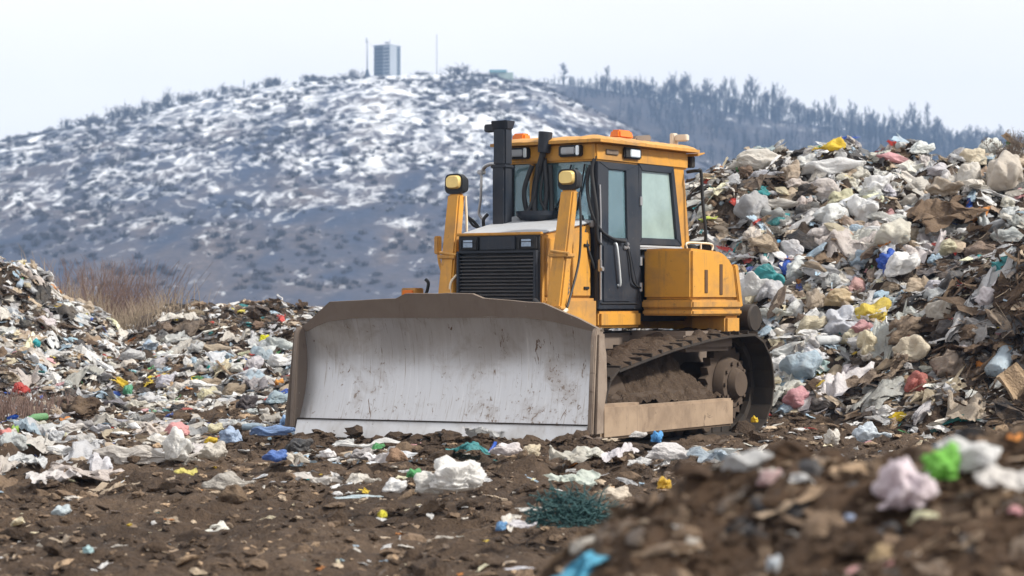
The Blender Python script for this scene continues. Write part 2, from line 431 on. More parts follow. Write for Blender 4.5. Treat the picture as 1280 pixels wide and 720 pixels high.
def blade_steel():
    m, nt, b = new_mat("scoured_blade_steel")
    tc = N(nt, "ShaderNodeTexCoord"); v = tc.outputs["Object"]
    mp = N(nt, "ShaderNodeMapping"); mp.inputs["Scale"].default_value = (1, 7, 0.35); nt.links.new(v, mp.inputs[0])
    streak = noise_tex(nt, mp.outputs[0], 2.6, 8, 0.68)
    blot = noise_tex(nt, v, 2.4, 8, 0.66, 0.5)
    fine = noise_tex(nt, v, 16, 7, 0.7, 0.6)
    c = mixc(nt, streak, (0.46, 0.455, 0.46), (0.63, 0.63, 0.645))
    pale = ramp(nt, streak, [(0.60, gray(0)), (0.72, gray(0.5))])
    c = mixc(nt, pale, c, (0.74, 0.73, 0.72))
    mp3 = N(nt, "ShaderNodeMapping"); mp3.inputs["Scale"].default_value = (1, 24, 0.9); nt.links.new(v, mp3.inputs[0])
    scr = ramp(nt, noise_tex(nt, mp3.outputs[0], 2.0, 6, 0.7), [(0.575, gray(0)), (0.65, gray(0.65))])
    c = mixc(nt, scr, c, (0.30, 0.25, 0.21))
    # rust spots and mud, more of it low down where the soil rolls
    sep = N(nt, "ShaderNodeSeparateXYZ"); nt.links.new(v, sep.inputs[0])
    low = N(nt, "ShaderNodeMapRange"); nt.links.new(sep.outputs[2], low.inputs[0])
    low.inputs[1].default_value = 1.1; low.inputs[2].default_value = 0.2; low.inputs[3].default_value = -0.02; low.inputs[4].default_value = 0.09
    add = N(nt, "ShaderNodeMath", operation='ADD'); nt.links.new(fine, add.inputs[0]); nt.links.new(low.outputs[0], add.inputs[1])
    ad2 = N(nt, "ShaderNodeMath", operation='MULTIPLY_ADD'); nt.links.new(blot, ad2.inputs[0]); ad2.inputs[1].default_value = 0.55; nt.links.new(add.outputs[0], ad2.inputs[2])
    rust = ramp(nt, ad2.outputs[0], [(0.925, gray(0)), (0.985, gray(0.85))])
    c = mixc(nt, rust, c, (0.20, 0.135, 0.095))
    mp2 = N(nt, "ShaderNodeMapping"); mp2.inputs["Scale"].default_value = (1, 3.2, 1.1); nt.links.new(v, mp2.inputs[0])
    spot = ramp(nt, noise_tex(nt, mp2.outputs[0], 3.1, 5, 0.75, 0.8), [(0.635, gray(0)), (0.672, gray(0.92))])
    c = mixc(nt, spot, c, (0.16, 0.10, 0.065))
    film = ramp(nt, blot, [(.50, gray(0)), (.72, gray(.55))]); c = mixc(nt, film, c, (.25, .195, .15))
    nt.links.new(c, b.inputs["Base Color"])
    mm = mixc(nt, rust, gray(0.82), gray(0.0)); nt.links.new(mm, b.inputs["Metallic"])
    rr = ramp(nt, streak, [(0.3, gray(0.34)), (0.7, gray(0.46))]); nt.links.new(rr, b.inputs["Roughness"])
    bump(nt, b, fine, 0.12, 0.01)
    return m
BLADE = blade_steel()
EDGE = paint("polished_cutting_edge", (0.72, 0.72, 0.73), dirt=(0.30, 0.25, 0.2), amount=0.5, rough=0.4, metal=0.35, chips=(0.14, 0.10, 0.075))

dz = empty("bulldozer", (1.015, 25.0, 0.0), R(235))
tag(dz, "yellow crawler bulldozer with a wide scoured steel blade and dark cab door", "bulldozer")

# ---- blade
def blade_top(y):
    return float(np.interp(y, [-2.03, -1.92, -1.55, -0.62, -0.48, 0.42, 0.56, 1.33, 1.75, 2.03], [1.27, 1.33, 1.575, 1.615, 1.67, 1.67, 1.615, 1.56, 1.40, 1.27]))
def face_top(y):
    return float(np.interp(y, [-1.93, -1.67, -1.21, 1.13, 1.5, 1.93], [1.24, 1.35, 1.40, 1.41, 1.36, 1.26]))
def blade_x(z):
    return 3.21 - 0.27 * math.sin(math.pi * min(1, max(0, (z - 0.12) / 1.55))) ** 0.9 + 0.02 * z
def make_blade():
    ys = np.linspace(-1.965, 1.965, 70); n = 26
    V = []; 
    for y in ys:
        zt = face_top(y)
        for k in range(n):
            z = 0.2 + (zt - 0.2) * k / (n - 1)
            dent = 0.006 * math.sin(y * 5 + 1.7 * math.sin(z * 3)) + 0.008 * mnoise.noise(Vector((y * 1.8, z * 1.8, 3)))
            V.append((blade_x(z) + dent, y, z))
    m = len(V)
    V += [(x - 0.09, y, z) for x, y, z in V]
    i = np.arange(69)[:, None] * n + np.arange(n - 1)[None, :]
    q = np.stack([i, i + n, i + n + 1, i + 1], -1).reshape(-1, 4)
    rim = []
    top = [a * n + n - 1 for a in range(70)]; bot = [a * n for a in range(70)]
    loop = bot + [69 * n + k for k in range(1, n)] + top[::-1][1:] + [k for k in range(n - 2, 0, -1)]
    for a, b in zip(loop, loop[1:] + loop[:1]): rim.append((a, a + m, b + m, b))
    me = np_mesh("blade", np.array(V), [q, q[:, ::-1] + m, np.array(rim)])
    me.set_sharp_from_angle(angle=R(40))
    return put("blade", me, BLADE, dz)
blade = make_blade()
# plate along the top, leaning ahead
b = MB()
yy = [-2.03, -1.92, -1.55, -0.62, -0.48, 0.0, 0.42, 0.56, 1.33, 1.75, 2.03]
ys2 = sorted(set(yy + list(np.linspace(-1.95, 1.95, 24))))
bm = b.bm; rows = []
for y in ys2:
    zb = face_top(max(-1.93, min(1.93, y))) - 0.012; zt = max(blade_top(y), zb + .02) + 0.008 * mnoise.noise(Vector((y * 4, 0, 0)))
    xb = blade_x(zb) + 0.012; xt = xb + 0.055 * (zt - zb) / 0.25
    rows.append([bm.verts.new(p) for p in ((xb, y, zb), (xt, y, zt), (xt - 0.06, y, zt + .004), (xb - 0.13, y, zb))])
for a, c in zip(rows, rows[1:]):
    for k in range(4): bm.faces.new((a[k], a[(k + 1) % 4], c[(k + 1) % 4], c[k]))
bm.faces.new(rows[0]); bm.faces.new(rows[-1][::-1])
b.build("spill_plate", BROWNP, blade, 30)
for s in (-1, 1):
    b = MB()
    pts = [(3.02, 0.12), (3.28, 0.12), (3.225, 0.7), (3.17, 1.20), (3.12, 1.285), (2.96, 1.285), (2.84, 1.0), (2.82, .6)]
    b.prism(pts, 'y', s * 1.968, s * 2.03, 0.012)
    if s == -1: b.hexa([(3.22, -2.034, .13), (3.27, -2.10, .13), (3.03, -2.10, .13), (3.03, -2.034, .13), (3.12, -2.034, 1.24), (3.13, -2.05, 1.24), (2.95, -2.05, 1.24), (2.95, -2.034, 1.24)], .004)
    else: b.hexa([(3.22, 2.034, .13), (3.04, 2.034, .13), (3.04, 2.075, .13), (3.24, 2.075, .13), (3.12, 2.034, 1.22), (2.95, 2.034, 1.22), (2.95, 2.05, 1.22), (3.11, 2.05, 1.22)], .004)
    b.build("end_plate", BROWNP if s < 0 else PLATE, blade)
b = MB()
b.hexa([(3.185, -1.95, .19), (3.255, -1.95, .02), (3.255, 1.95, .02), (3.185, 1.95, .19), (3.225, -1.95, .215), (3.29, -1.95, .02), (3.29, 1.95, .02), (3.225, 1.95, .215)], .006)
b.build("cutting_edge", EDGE, blade)
b = MB(); b.box(3.19, 3.236, -1.94, 1.94, .216, .232, 0); b.build("edge_seam", RUST, blade)
for y in (-1.2, 0, 1.2):
    MB().box(2.72, 2.86, y - .06, y + .06, .25, 1.3).build("back_rib", YEL2, blade)
MB().box(2.70, 2.88, -1.9, 1.9, .35, .55).build("back_beam", YEL2, blade)

ca, sa = math.cos(R(12)), math.sin(R(12))
blade.rotation_euler = (0, 0, R(12)); blade.location = (3.1 - 3.1 * ca - .03 * sa, -3.1 * sa + .03 * ca, .101); blade.scale = (1, .868, .939)
# ---- push arms and trunnions
for s in (-1, 1):
    b = MB()
    b.box(-0.42, 2.25, s * 1.45, s * 1.60, 0.15, 0.465, .025)
    b.box(1.62, 2.42 if s > 0 else 3.05, s * 1.435, s * 1.615, 0.13, 0.50, .03)
    b.build("push_arm", DUSTY, dz)

# ---- tracks
def belt_path():
    pts = []
    I, ri = (1.62, 0.45), 0.44
    S, rs = (-1.16, 0.60), 0.60
    for a in np.linspace(-90, 62, 12): pts.append((I[0] + ri * math.cos(R(a)), I[1] + ri * math.sin(R(a))))
    pts += [(1.30, .935), (.64, 1.05), (-.10, 1.14), (-.65, 1.185)]
    for a in np.linspace(95, 270, 16): pts.append((S[0] + rs * math.cos(R(a)), S[1] + rs * math.sin(R(a))))
    return pts
BP = belt_path()
def along_belt(n):
    P = BP + [BP[0]]
    L = [0]
    for a, c in zip(P, P[1:]): L.append(L[-1] + math.dist(a, c))
    out = []
    for k in range(n):
        s = L[-1] * k / n
        j = next(i for i in range(len(L) - 1) if L[i + 1] >= s)
        t = (s - L[j]) / (L[j + 1] - L[j])
        a, c = P[j], P[j + 1]
        out.append((a[0] + (c[0] - a[0]) * t, a[1] + (c[1] - a[1]) * t, math.atan2(c[1] - a[1], c[0] - a[0])))
    return out, L[-1]
for s in (-1, 1):
    yc = s * 1.03; w = 0.39
    pos, total = along_belt(40)
    pitch = total / 40
    b = MB()
    for x, z, a in pos:
        M = Matrix.Translation((x, yc, z)) @ Matrix.Rotation(-a, 4, 'Y')
        b.box(-pitch * .53, pitch * .53, -w, w, 0.0, 0.03, 0.004, M)       # inner side is +z of the walking frame
        b.box(-pitch * .45, -pitch * .32, -w, w, -0.042, 0.002, 0.004, M)
        b.box(-pitch * .45, pitch * .45, -.12, -.05, 0.03, 0.11, 0.0, M)
        b.box(-pitch * .45, pitch * .45, .05, .12, 0.03, 0.11, 0.0, M)
    tr = b.build("track", RUST, dz)
    # sprocket with teeth and hub
    b = MB(); c0 = Vector((-1.16, 0, .60))
    teeth = []
    for k in range(46):
        a = 2 * math.pi * k / 46; r = .50 if k % 2 else .43
        teeth.append((c0.x + r * math.cos(a), c0.z + r * math.sin(a)))
    b.prism(teeth, 'y', yc - .05, yc + .05, 0.004)
    b.cyl((c0.x, yc + s * .05, c0.z), (c0.x, yc + s * .17, c0.z), .33, .29, 28, .01)
    b.cyl((c0.x, yc + s * .17, c0.z), (c0.x, yc + s * .26, c0.z), .19, .16, 24, .01)
    for k in range(10):
        a = 2 * math.pi * k / 10
        b.cyl((c0.x + .25 * math.cos(a), yc + s * .15, c0.z + .25 * math.sin(a)), (c0.x + .25 * math.cos(a), yc + s * .195, c0.z + .25 * math.sin(a)), .024, seg=6)
    b.cyl((c0.x, yc - s * .5, c0.z), (c0.x, yc, c0.z), .25, seg=20)
    b.build("sprocket", MUDST, tr)
    b = MB(); b.cyl((1.62, yc - .16, .45), (1.62, yc + .16, .45), .385, seg=30, bev=.02); b.cyl((1.62, yc + s * .16, .45), (1.62, yc + s * .24, .45), .13, seg=16)
    b.build("idler", MUDST, tr)
    MB().prism([(-.55, .16), (1.5, .16), (1.62, .35), (1.5, .56), (.5, .60), (-.45, .55)], 'y', yc - .22, yc + .26, .02).build("roller_frame", MUDST, tr)
    for k in range(7):
        x = -.45 + k * .31
        MB().cyl((x, yc - .2, .17), (x, yc + .2, .17), .125, seg=18, bev=.015).build("roller", MUDST, tr)
    # mud packed on the frame inside the belt: a bank sloping outward
    rng = random.Random(4 + s)
    xs = np.linspace(-.62, 1.95, 70); ts = np.linspace(0, 1, 22)
    V = []
    for x in xs:
        topz = float(np.interp(x, [-.62, -.35, .1, .7, 1.4, 1.95], [.55, .82, 1.02, .99, .87, .62]))
        for t in ts:
            y = yc - s * .10 + s * .46 * t
            z = topz + (0.455 - topz) * t ** .75
            z += 0.075 * mnoise.fractal(Vector((x * 6, y * 6, z * 6)), .7, 2, 6) + 0.03 * abs(mnoise.noise(Vector((x * 3 + t * 6, t * 1.2, 2))))
            V.append((x, y, z))
    nx, ny = len(xs), len(ts)
    i = np.arange(nx - 1)[:, None] * ny + np.arange(ny - 1)[None, :]
    q = np.stack([i, i + 1, i + ny + 1, i + ny], -1).reshape(-1, 4)
    put("packed_mud", np_mesh("packed_mud", np.array(V), [q]), MUD, tr)
    # soil and scraps riding on the upper run
    xs = np.linspace(-1.0, 1.75, 80); V = []
    for x in xs:
        base = float(np.interp(x, [-1.0, -.65, -.1, .64, 1.3, 1.75], [1.21, 1.195, 1.15, 1.06, .945, .87])) 
        for t in ts:
            y = yc + w * .97 * (2 * t - 1)
            e = 1 - abs(2 * t - 1) ** 4
            V.append((x, y, base - .01 + (0.055 + 0.12 * mnoise.fractal(Vector((x * 3.2, y * 3.2, 5 + s)), 1, 2, 5)) * e))
    nx = len(xs)
    i = np.arange(nx - 1)[:, None] * ny + np.arange(ny - 1)[None, :]
    q = np.stack([i, i + 1, i + ny + 1, i + ny], -1).reshape(-1, 4)
    put("track_dirt", np_mesh("track_dirt", np.array(V), [q]), MUD, tr)

# ---- main frame
b = MB()
b.box(-1.75, 2.05, -.50, .50, .42, 1.22, .03)
b.box(-.95, -.35, -1.5, 1.5, .55, .95, .03) if False else b
b.box(.35, .75, -.95, .95, .62, .86, .03)
b.build("main_frame", BROWNP, dz)
# sill under the door and the lower nose of the engine bay
MB().box(.08, .98, .40, .66, 1.285, 1.475, .03).build("sill_panel", YEL, dz)
MB().hexa([(1.00, .44, 1.10), (1.95, .44, 1.16), (1.95, .585, 1.16), (1.00, .64, 1.10), (1.00, .44, 1.62), (1.95, .44, 1.62), (1.95, .585, 1.62), (1.00, .64, 1.62)], .03).build("lower_guard", YEL2, dz)

# ---- hood
b = MB()
b.hexa([(1.0, -.55, 1.25), (2.0, -.55, 1.25), (2.0, .55, 1.25), (1.0, .55, 1.25), (1.0, -.55, 2.52), (2.0, -.55, 2.315), (2.0, .55, 2.315), (1.0, .55, 2.47)], .02)
hood = b.build("hood", YEL, dz)
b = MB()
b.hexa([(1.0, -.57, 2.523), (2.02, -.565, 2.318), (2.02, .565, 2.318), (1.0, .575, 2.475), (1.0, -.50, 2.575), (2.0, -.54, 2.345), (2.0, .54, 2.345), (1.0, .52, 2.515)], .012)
b.build("hood_top", GREY, hood)  # sky reflection on the dusty hood is put into its pale grey
MB().box(1.99, 2.045, -.575, .575, 2.313, 2.345, .008).build("hood_lip", YEL, hood)
for x0, x1, yo in ((1.62, 1.93, .012), (1.05, 1.42, .018)):
    MB().box(x0, x1, .55, .55 + yo + .012, 1.64, 2.28 if x0 > 1.5 else 2.36, .01).build("side_panel", YEL, hood)
b = MB(); b.box(1.46, 1.58, .548, .556, 1.66, 2.30, .002)
for k in range(14): b.box(1.465, 1.575, .556, .572, 1.68 + k * .043, 1.70 + k * .043, .003)
b.build("side_vent", BROWNP, hood)
for z in (1.72, 2.2):
    MB().box(1.10, 1.20, .575, .60, z, z + .03, .006).build("latch", BLACK, hood)
# grille and light panel
b = MB()
b.box(2.0, 2.035, -.545, .545, 1.50, 2.312, .006)
gr = b.build("grille", BLACK, hood)
b = MB()
for k in range(15):
    z = 1.545 + k * .0385
    b.hexa([(2.032, -.50, z), (2.075, -.50, z - .012), (2.075, .50, z - .012), (2.032, .50, z), (2.032, -.50, z + .010), (2.078, -.50, z - .004), (2.078, .50, z - .004), (2.032, .50, z + .010)], 0)
b.build("louvre", GREY and paint("louvre_paint", (0.085, 0.09, 0.10), dirt=(.15, .13, .12), amount=.5, rough=.3, chip_on=False), gr)
b = MB()
for y in (-.52, .52): b.box(2.03, 2.09, y - .018, y + .018, 1.52, 2.13, .006)
b.box(2.03, 2.09, -.54, .54, 2.118, 2.142, .006)
b.build("grille_frame", NAVY, gr)
MB().box(2.034, 2.055, -.24, .24, 2.155, 2.300, .006).build("lamp_panel", NAVY, gr)
for y in (-.385, .405):
    h = MB(); h.box(2.034, 2.075, y - .125, y + .125, 2.152, 2.302, .012); hl = h.build("headlight", BLACK, hood)
    l = MB(); l.box(2.066, 2.082, y - .07, y + .07, 2.178, 2.272, .02); l.build("lens", LENSD, hl)
    l = MB(); l.box(2.078, 2.090, y - .10, y - .083, 2.17, 2.28, .003); l.box(2.078, 2.088, y - .10, y + .10, 2.235, 2.243, .002); l.build("lamp_guard", BLACK, hl)
MB().tube(smooth_path([(2.05, -.56, 1.52), (2.10, -.60, 1.6), (2.10, -.61, 1.78), (2.05, -.56, 1.88)]), .014).build("grab_bar", CREAM, hood)

# ---- exhaust stack, intake and hoses
b = MB()
b.box(1.32, 1.48, -.485, -.305, 2.42, 3.12, .02)
b.box(1.31, 1.49, -.50, -.29, 3.10, 3.14, .01)
b.box(1.325, 1.475, -.475, -.30, 3.13, 3.56, .02)
b.hexa([(1.34, -.49, 3.54), (1.46, -.49, 3.54), (1.46, -.285, 3.54), (1.34, -.285, 3.54), (1.31, -.50, 3.64), (1.49, -.50, 3.64), (1.49, -.27, 3.64), (1.31, -.27, 3.64)], .01)
b.box(1.35, 1.45, -.62, -.47, 3.52, 3.61, .012)
b.build("exhaust_stack", NAVY, dz)
b = MB()
b.cyl((1.15, -.08, 2.47), (1.15, -.08, 2.56), .14, .24, 24); b.cyl((1.15, -.08, 2.56), (1.15, -.08, 2.61), .24, .25, 24)
b.build("intake_bowl", NAVY, dz)
for pts, r in (([(1.15, -.22, 2.58), (1.17, -.25, 2.85), (1.14, -.16, 3.14)], .028), ([(1.15, -.12, 2.58), (1.12, -.13, 2.9), (1.11, -.02, 3.30)], .038),
               ([(1.1, -.02, 2.58), (1.08, .0, 2.85), (1.08, -.03, 3.2)], .028), ([(1.2, -.18, 2.6), (1.15, -.12, 2.8), (1.15, -.08, 3.12)], .022),
               ([(1.06, .06, 2.60), (1.04, .04, 2.8), (1.05, .03, 3.14)], .03), ([(1.1, .02, 2.6), (1.12, -.06, 2.78), (1.06, -.03, 3.22)], .018)):
    MB().tube(smooth_path(pts), r, 12).build("intake_hose", RUBBER, dz)
MB().cyl((1.105, -.02, 3.28), (1.10, .0, 3.52), .072, .082, 18, .008).build("intake_cap", NAVY, dz)
b = MB()
b.tube(smooth_path([(1.28, -.74, 2.52), (1.29, -.80, 2.60), (1.30, -.77, 2.78), (1.30, -.76, 3.06)]), .016)
b.tube(smooth_path([(1.30, -.76, 3.06), (1.32, -.70, 3.13), (1.38, -.58, 3.155), (1.42, -.46, 3.15)]), .022)
b.box(1.26, 1.34, -.80, -.72, 3.05, 3.10, .01)
b.build("handrail", STEEL, dz)
b = MB()
b.tube(smooth_path([(1.4, -.70, 2.40), (1.45, -.76, 2.50), (1.48, -.84, 2.56)]), .018); b.tube(smooth_path([(1.42, -.64, 2.43), (1.45, -.62, 2.52), (1.40, -.6, 2.58)]), .02)
b.tube(smooth_path([(1.44, -.66, 2.42), (1.5, -.74, 2.46), (1.55, -.80, 2.60)]), .014)
b.build("valve", BLACK, dz)

# ---- lift cylinders with work lamps on top
for s, xt, yt, xb, yb in ((-1, 1.80, -.75, 2.12, -.66), (1, 1.80, .79, 2.10, .80)):
    d = Vector((xb - xt, yb - yt, -1.5))
    top = Vector((xt, yt, 2.80)); bot = Vector((xb, yb, 1.42))
    b = MB()
    w0, w1 = .085, .10
    b.hexa([(bot.x - .07, bot.y - w1, bot.z), (bot.x + .07, bot.y - w1, bot.z), (bot.x + .07, bot.y + w1, bot.z), (bot.x - .07, bot.y + w1, bot.z),
            (top.x - .06, top.y - w0, top.z), (top.x + .06, top.y - w0, top.z), (top.x + .06, top.y + w0, top.z), (top.x - .06, top.y + w0, top.z)], .02)
    lc = b.build("lift_cylinder", YEL, dz)
    b = MB()
    p = top.lerp(bot, .52)
    b.box(p.x - .085, p.x + .09, p.y - .13, p.y + .12, p.z - .02, p.z + .025, .01)
    b.cyl((p.x + .07, p.y - .1, p.z + .05), (p.x + .07, p.y + .13, p.z + .02), .018)
    b.build("clamp_band", YEL2, lc); b = MB()
    p = top.lerp(bot, .93); b.box(p.x - .085, p.x + .095, p.y - .12, p.y + .12, p.z - .02, p.z + .02, .01)
    b.build("clamp_band", YEL2, lc)
    MB().tube([bot + Vector((.0, 0, .05)), bot + Vector((.12, 0, -.45)), bot + Vector((.32, 0, -.9))], .045, 14).build("piston_rod", STEEL, lc)
    def rsq(cy, cz, hy, hz):
        return [(cy + hy * math.copysign(abs(math.cos(t)) ** .55, math.cos(t)), cz + hz * math.copysign(abs(math.sin(t)) ** .55, math.sin(t))) for t in (2 * math.pi * k / 32 for k in range(32))]
    lm = MB(); lm.prism(rsq(top.y, top.z + .11, .10, .09), 'x', top.x - .10, top.x - .02, 0, rsq(top.y, top.z + .115, .125, .115)); lm.prism(rsq(top.y, top.z + .115, .125, .115), 'x', top.x - .02, top.x + .05, 0)
    lm.box(top.x - .03, top.x + .03, top.y - .05, top.y + .06, top.z - .02, top.z + .04, .01)
    lamp = lm.build("work_lamp", BLACK, dz)
    lb = MB(); lb.prism(rsq(top.y, top.z + .135, .105, .080), 'x', top.x + .045, top.x + .085, 0, rsq(top.y, top.z + .135, .085, .062)); lb.build("lens", LENSG, lamp)
    b = MB(); b.tube(smooth_path([(top.x - .03, top.y + .11, top.z - .02), (top.x - .03, top.y + .125, top.z - .4), (top.x, top.y + .115, top.z - .8), (bot.x - .04, bot.y + .13, bot.z + .1)]), .014)
    b.build("hydraulic_hose", CREAM if s < 0 else RUBBER, lc)
for pts, r, m in (([(2.25, .55, 1.55), (2.35, .75, 1.38), (2.38, .95, 1.36), (2.2, 1.02, 1.50)], .022, CREAM), ([(2.2, .6, 1.60), (2.3, .85, 1.46), (2.3, 1.0, 1.40)], .026, RUBBER),
                  ([(2.0, .70, 1.45), (2.15, .98, 1.35), (2.1, 1.15, 1.20), (1.9, 1.05, 1.15)], .024, CREAM)):
    MB().tube(smooth_path(pts), r, 10).build("hydraulic_hose", m, dz)

# ---- side lamp and mirror stalk beyond the hood
b = MB(); b.box(1.42, 1.58, -1.72, -1.50, 1.60, 1.74, .012); b.box(1.43, 1.57, -1.70, -1.52, 1.35, 1.60, .01)
sl = b.build("side_bracket", YEL2, dz)
MB().box(1.575, 1.60, -1.69, -1.53, 1.625, 1.715, .012).build("side_reflector", AMBER, sl)
b = MB(); b.tube(smooth_path([(1.5, -1.14, 1.70), (1.5, -1.17, 1.9), (1.5, -1.22, 2.06), (1.5, -1.24, 2.30)]), .018); b.box(1.46, 1.54, -1.27, -1.205, 2.13, 2.34, .012)
b.build("mirror_stalk", YEL2, dz)
MB().tube(smooth_path([(1.52, -1.42, 1.60), (1.52, -1.36, 1.78), (1.52, -1.40, 1.84)]), .02).build("cable_stub", BLACK, dz)

# ---- cab
b = MB()
b.box(-1.06, 1.00, -.60, .60, 1.35, 1.60, .02)                      # floor pan
b.box(.90, 1.00, -.60, .60, 1.5, 2.47, .01)                         # lower front wall
b.box(-1.06, -.98, -.60, .60, 1.5, 2.2, .01)
b.box(-1.06, .95, -.60, -.54, 1.5, 2.28, .01)
b.box(-1.06, .06, .54, .585, 1.5, 2.25, .01)
for y in (-.60, .53): b.box(.90, .99, y, y + .07, 2.4, 3.22, .012)  # front posts
b.box(.05, .14, .535, .605, 1.5, 3.22, .01); b.box(.05, .14, -.605, -.535, 1.5, 3.22, .01)
cab = b.build("cab", NAVY, dz)
for y0, y1 in ((.50, .628), (-.628, -.50)):
    s = 1 if y0 > 0 else -1
    MB().prism([(-1.10, 2.18), (-.86, 2.18), (-.675, 3.20), (-.94, 3.20)], 'y', y0, y1, .012).build("rear_post", YEL, cab)
MB().box(.955, 1.015, -.285, -.235, 2.46, 3.22, .008).build("windscreen_post", YEL, cab)
b = MB()
b.box(-1.0, 1.05, -.655, .655, 3.17, 3.375, .02)
b.build("roof_band", YEL, cab)
# roof skin, ragged where the paint is lifting
xs = np.linspace(-1.09, 1.13, 40); ys = np.linspace(-.76, .76, 30)
V = []
for lay in (0, 1):
    for x in xs:
        for y in ys:
            e = min(1, 6 * min(x + 1.09, 1.13 - x, y + .76, .76 - y) + .05)
            z = 3.375 + (0.02 + .07 * min(1, e) ** .5 + .010 * mnoise.fractal(Vector((x * 7, y * 7, 1)), 1, 2, 4) if lay else 0)
            V.append((x + .012 * mnoise.noise(Vector((y * 9, 3, 0))), y + .012 * mnoise.noise(Vector((x * 9, 7, 0))), z))
nx, ny = 40, 30
i = np.arange(nx - 1)[:, None] * ny + np.arange(ny - 1)[None, :]
q = np.stack([i, i + ny, i + ny + 1, i + 1], -1).reshape(-1, 4)
ring = [k * ny for k in range(nx)] + [(nx - 1) * ny + k for k in range(1, ny)] + [k * ny + ny - 1 for k in range(nx - 2, -1, -1)] + [k for k in range(ny - 2, 0, -1)]
rim = np.array([(a, b_, b_ + nx * ny, a + nx * ny) for a, b_ in zip(ring, ring[1:] + ring[:1])])
roof_me = np_mesh("roof", np.array(V), [q[:, ::-1], q + nx * ny, rim]); roof_me.set_sharp_from_angle(angle=R(50))
roof = put("roof", roof_me, YEL2, cab)
MB().hexa([(-1.20, .45, 3.36), (-1.05, .45, 3.33), (-1.05, .76, 3.33), (-1.22, .76, 3.37), (-1.20, .45, 3.375), (-1.05, .45, 3.365), (-1.05, .76, 3.365), (-1.22, .76, 3.385)], .004).build("roof_flap", YEL2, cab)
MB().box(-1.16, -1.06, .56, .66, 3.20, 3.34, .01).build("rear_lamp", RUST, cab)
# glazing
def pane(pts, th, mat, name, axis):
    m = MB(); m.prism(pts, axis, *th, 0.0); return m.build(name, mat, cab)
MB().box(.955, .965, -.53, .53, 2.47, 3.17, 0).build("windscreen", GLASS, cab)
MB().box(.02, .94, -.585, -.575, 2.28, 3.17, 0).build("side_glass", GLASS, cab)
MB().box(-1.03, -1.02, -.52, .52, 2.2, 3.17, 0).build("rear_glass", GLASS, cab)
# rear side window: frame of four bars and its pane
fr = MB()
out = [(.135, 2.245), (-.86, 2.245), (-.665, 3.185), (.135, 3.185)]; inn = [(.060, 2.325), (-.735, 2.325), (-.60, 3.105), (.060, 3.105)]
for k in range(4):
    a, c = out[k], out[(k + 1) % 4]; d, e = inn[(k + 1) % 4], inn[k]
    fr.prism([a, c, d, e], 'y', .592, .652, .006)
wf = fr.build("side_window", NAVY, cab)
m = MB(); m.prism(inn, 'y', .612, .620, 0); m.build("pane", glass_mat("dusty_pane", film=0.55, filmcol=(0.50, 0.66, 0.64)), wf)
b = MB(); b.box(-.86, .13, .60, .66, 2.185, 2.238, .01); b.box(-.86, .13, .60, .668, 2.21, 2.222, .004)
b.build("window_rail", GREY, cab)
# door
d = MB()
go = [(1.02, 1.495), (.085, 1.495), (.155, 3.165), (1.03, 3.165)]; gi = [(.80, 2.31), (.40, 2.31), (.43, 3.085), (.80, 3.085)]
for k in range(4):
    a, c = go[k], go[(k + 1) % 4]; e, f_ = gi[(k + 1) % 4], gi[k]
    d.prism([a, c, e, f_], 'y', .607, .662, .006)
door = d.build("door", NAVY, cab)
m = MB(); m.prism(gi, 'y', .63, .637, 0); m.build("door_glass", GLASS, door)
b = MB(); b.box(.36, .93, .66, .675, 1.58, 2.22, .02); b.build("door_panel", NAVY, door)
m = MB(); m.tube(smooth_path([(.70, .675, 2.24), (.70, .71, 2.20), (.63, .71, 1.80), (.63, .675, 1.77)]), .014); m.build("grab_handle", LENSW, door)
m = MB(); m.box(.40, .52, .67, .70, 2.18, 2.22, .01); m.box(.43, .48, .67, .715, 2.22, 2.26, .01); m.build("latch", STEEL, door)
m = MB(); m.tube(smooth_path([(.44, .69, 2.20), (.40, .70, 2.05), (.36, .70, 1.86), (.28, .69, 1.78), (.14, .68, 1.74)]), .012); m.build("lever", BLACK, door)
for z in (1.75, 2.05, 2.75):
    MB().cyl((.115, .665, z - .05), (.115, .665, z + .05), .022).build("hinge", STEEL, door)
m = MB(); m.tube([(.20, .67, 1.56), (.98, .67, 1.56)], .008); m.build("door_seam", BLACK, door)
# hoses and hand rail down the front post
for pts, r, mt in (([(1.02, .63, 3.22), (1.06, .60, 3.05), (1.05, .66, 2.6), (1.04, .66, 2.3), (.98, .68, 2.22)], .022, BLACK), ([(1.06, .58, 3.12), (1.08, .55, 2.9), (1.08, .60, 2.62), (1.02, .68, 2.40), (.80, .70, 2.30), (.52, .70, 2.27)], .020, BLACK),
                   ([(1.0, .67, 2.9), (1.0, .68, 2.5), (1.0, .68, 2.0), (1.0, .68, 1.6)], .012, STEEL), ([(1.03, .45, 2.55), (1.10, .52, 2.45), (1.12, .58, 2.2), (1.03, .62, 1.95)], .016, BLACK)):
    MB().tube(smooth_path(pts), r, 10).build("cable", mt, cab)
b = MB(); b.box(.99, 1.03, .655, .70, 1.92, 2.06, .01); b.cyl((1.01, .70, 1.95), (1.01, .72, 1.95), .025); b.build("door_catch", STEEL, cab)
MB().box(1.0, 1.03, .36, .60, 2.42, 2.50, .01).build("wiper_motor", GREY, cab)
for y, a in ((-.02, .30), (.30, .16)):
    m = MB(); m.tube([(.985, y, 2.50), (.985, y + a * .6, 2.82), (.99, y + a, 3.14)], .010); m.tube([(.975, y + a * .3, 2.62), (.978, y + a * 1.2, 3.10)], .008); m.build("wiper", BLACK, cab)
